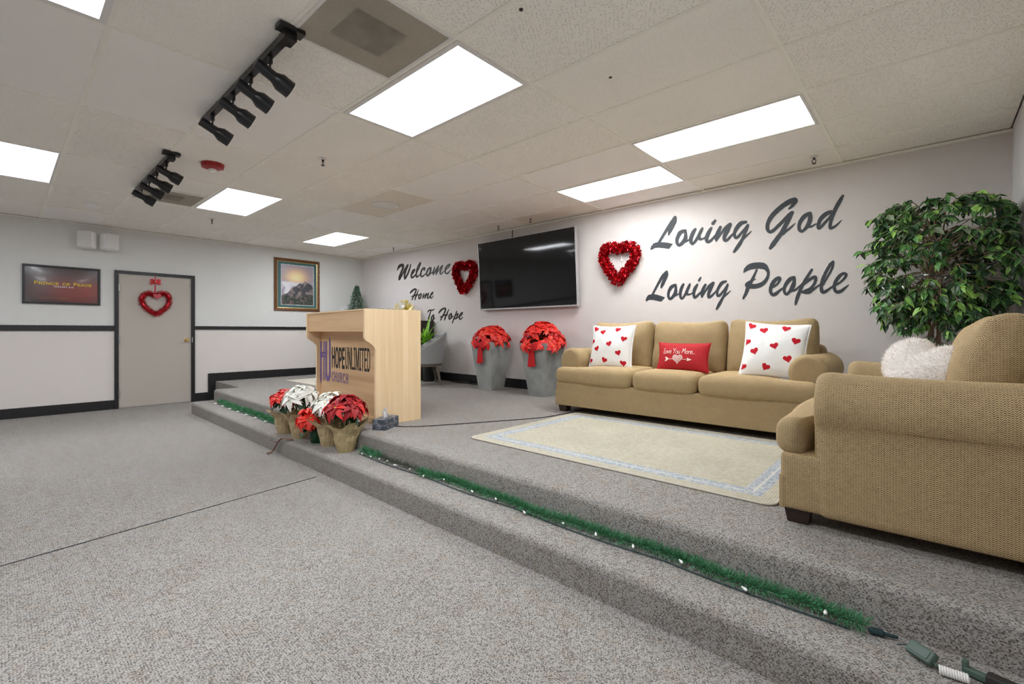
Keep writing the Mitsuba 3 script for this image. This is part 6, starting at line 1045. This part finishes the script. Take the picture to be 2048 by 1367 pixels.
part(ls, 'wire', tube(catmull(wp, 4), .0028, 6), 'wire_green_mat')
part(ls, 'plug', aim(lathe([(.006, 0), (.011, .008), (.011, .035), (.006, .042), (.005, .075)], 10), (1, .22, -.02), (-.150, R2(-.15) - .055, ZS1 + .013)), 'wire_green_mat', smooth=30)
for x in [-3.36, -3.22, -3.10, -2.98, -2.86, -2.70, -2.52, -2.33, -2.05, -1.86, -1.62, -1.38, -1.17, -.98, -.77, -.52, -.265]:
    b = np.array([x, R2(x) - .055 - .03 * rng.random(), ZS1 + .012 + .02 * rng.random()])
    part(ls, 'bulb', aim(lathe([(.0042, -.012), (.0045, 0), (.0062, .005), (.0062, .014), (.001, .021)], 9), (rng.normal(.6, .4), -.8, rng.uniform(-.2, .3)), b), 'bulb_mat', smooth=True)
ls2 = thing('light_string', 'string of clear bulbs on the garland left of the potted row', 'string lights')
part(ls2, 'wire', tube([(x, R2(x) - .075, ZS1 + .006) for x in np.arange(-7.2, -4.75, .1)], .003, 5), 'wire_green_mat')
for x in np.arange(-7.1, -4.8, .30):
    part(ls2, 'bulb', aim(lathe([(.006, -.014), (.010, .004), (.010, .018), (.001, .028)], 8), (.3, -.9, .1), (x, R2(x) - .105, ZS1 + .016)), 'bulb_mat', smooth=True)
t = thing('timer_box', 'green plastic timer box at the end of the garland', 'timer')
TR = rot('z', -.62) @ rot('x', .75)
part(t, 'case', xf(rbox(.070, .040, .026, .006, 3, 1), TR, (-.020, 1.842, ZS1 + .026)), 'plug_green_mat', smooth=40)
part(t, 'face', xf(rbox(.052, .026, .004, .0019, 2, 1), TR, np.array([-.020, 1.842, ZS1 + .026]) + TR @ [0, 0, .0135]), 'plug_green_mat', smooth=40)
part(t, 'lead', tube(catmull([(-.078, 1.868, ZS1 + .012), (-.066, 1.866, ZS1 + .018), (-.052, 1.862, ZS1 + .026)], 4), .0022, 5), 'wire_green_mat')
t = thing('extension_cord', 'white coiled cord with dark plugs at the bottom right corner', 'cord')
coil = []
for a in np.linspace(0, 2 * pi * 11, 200):
    s = a / (2 * pi * 11); coil.append([.018 + s * .062, 1.808 + .014 * math.cos(a) * .75 + s * .004, ZS1 + .014 + .010 * math.sin(a)])
part(t, 'coil', tube(coil, .0032, 6), 'cord_white_mat', smooth=True)
part(t, 'lead', tube(catmull([(.004, 1.822, ZS1 + .022), (.012, 1.812, ZS1 + .020), (.020, 1.812, ZS1 + .016)], 4), .003, 6), 'plug_green_mat')
part(t, 'connector', xf(rbox(.056, .022, .020, .005, 2, 1), rot('z', -.25), (.098, 1.852, ZS1 + .014)), 'plug_green_mat', smooth=40)
part(t, 'connector', xf(rbox(.014, .016, .036, .004, 2, 1), rot('z', -.25), (.074, 1.860, ZS1 + .024)), 'plug_green_mat', smooth=40)
part(t, 'plug', xf(rbox(.075, .034, .030, .006, 2, 1), rot('z', -.25), (.152, 1.838, ZS1 + .017)), 'plug_black_mat', smooth=40)
part(t, 'cable', tube(catmull([(.185, 1.83, ZS1 + .014), (.24, 1.81, ZS1 + .008), (.33, 1.80, ZS1 + .006), (.43, 1.84, ZS1 + .006)], 6), .005, 8), 'plug_black_mat')
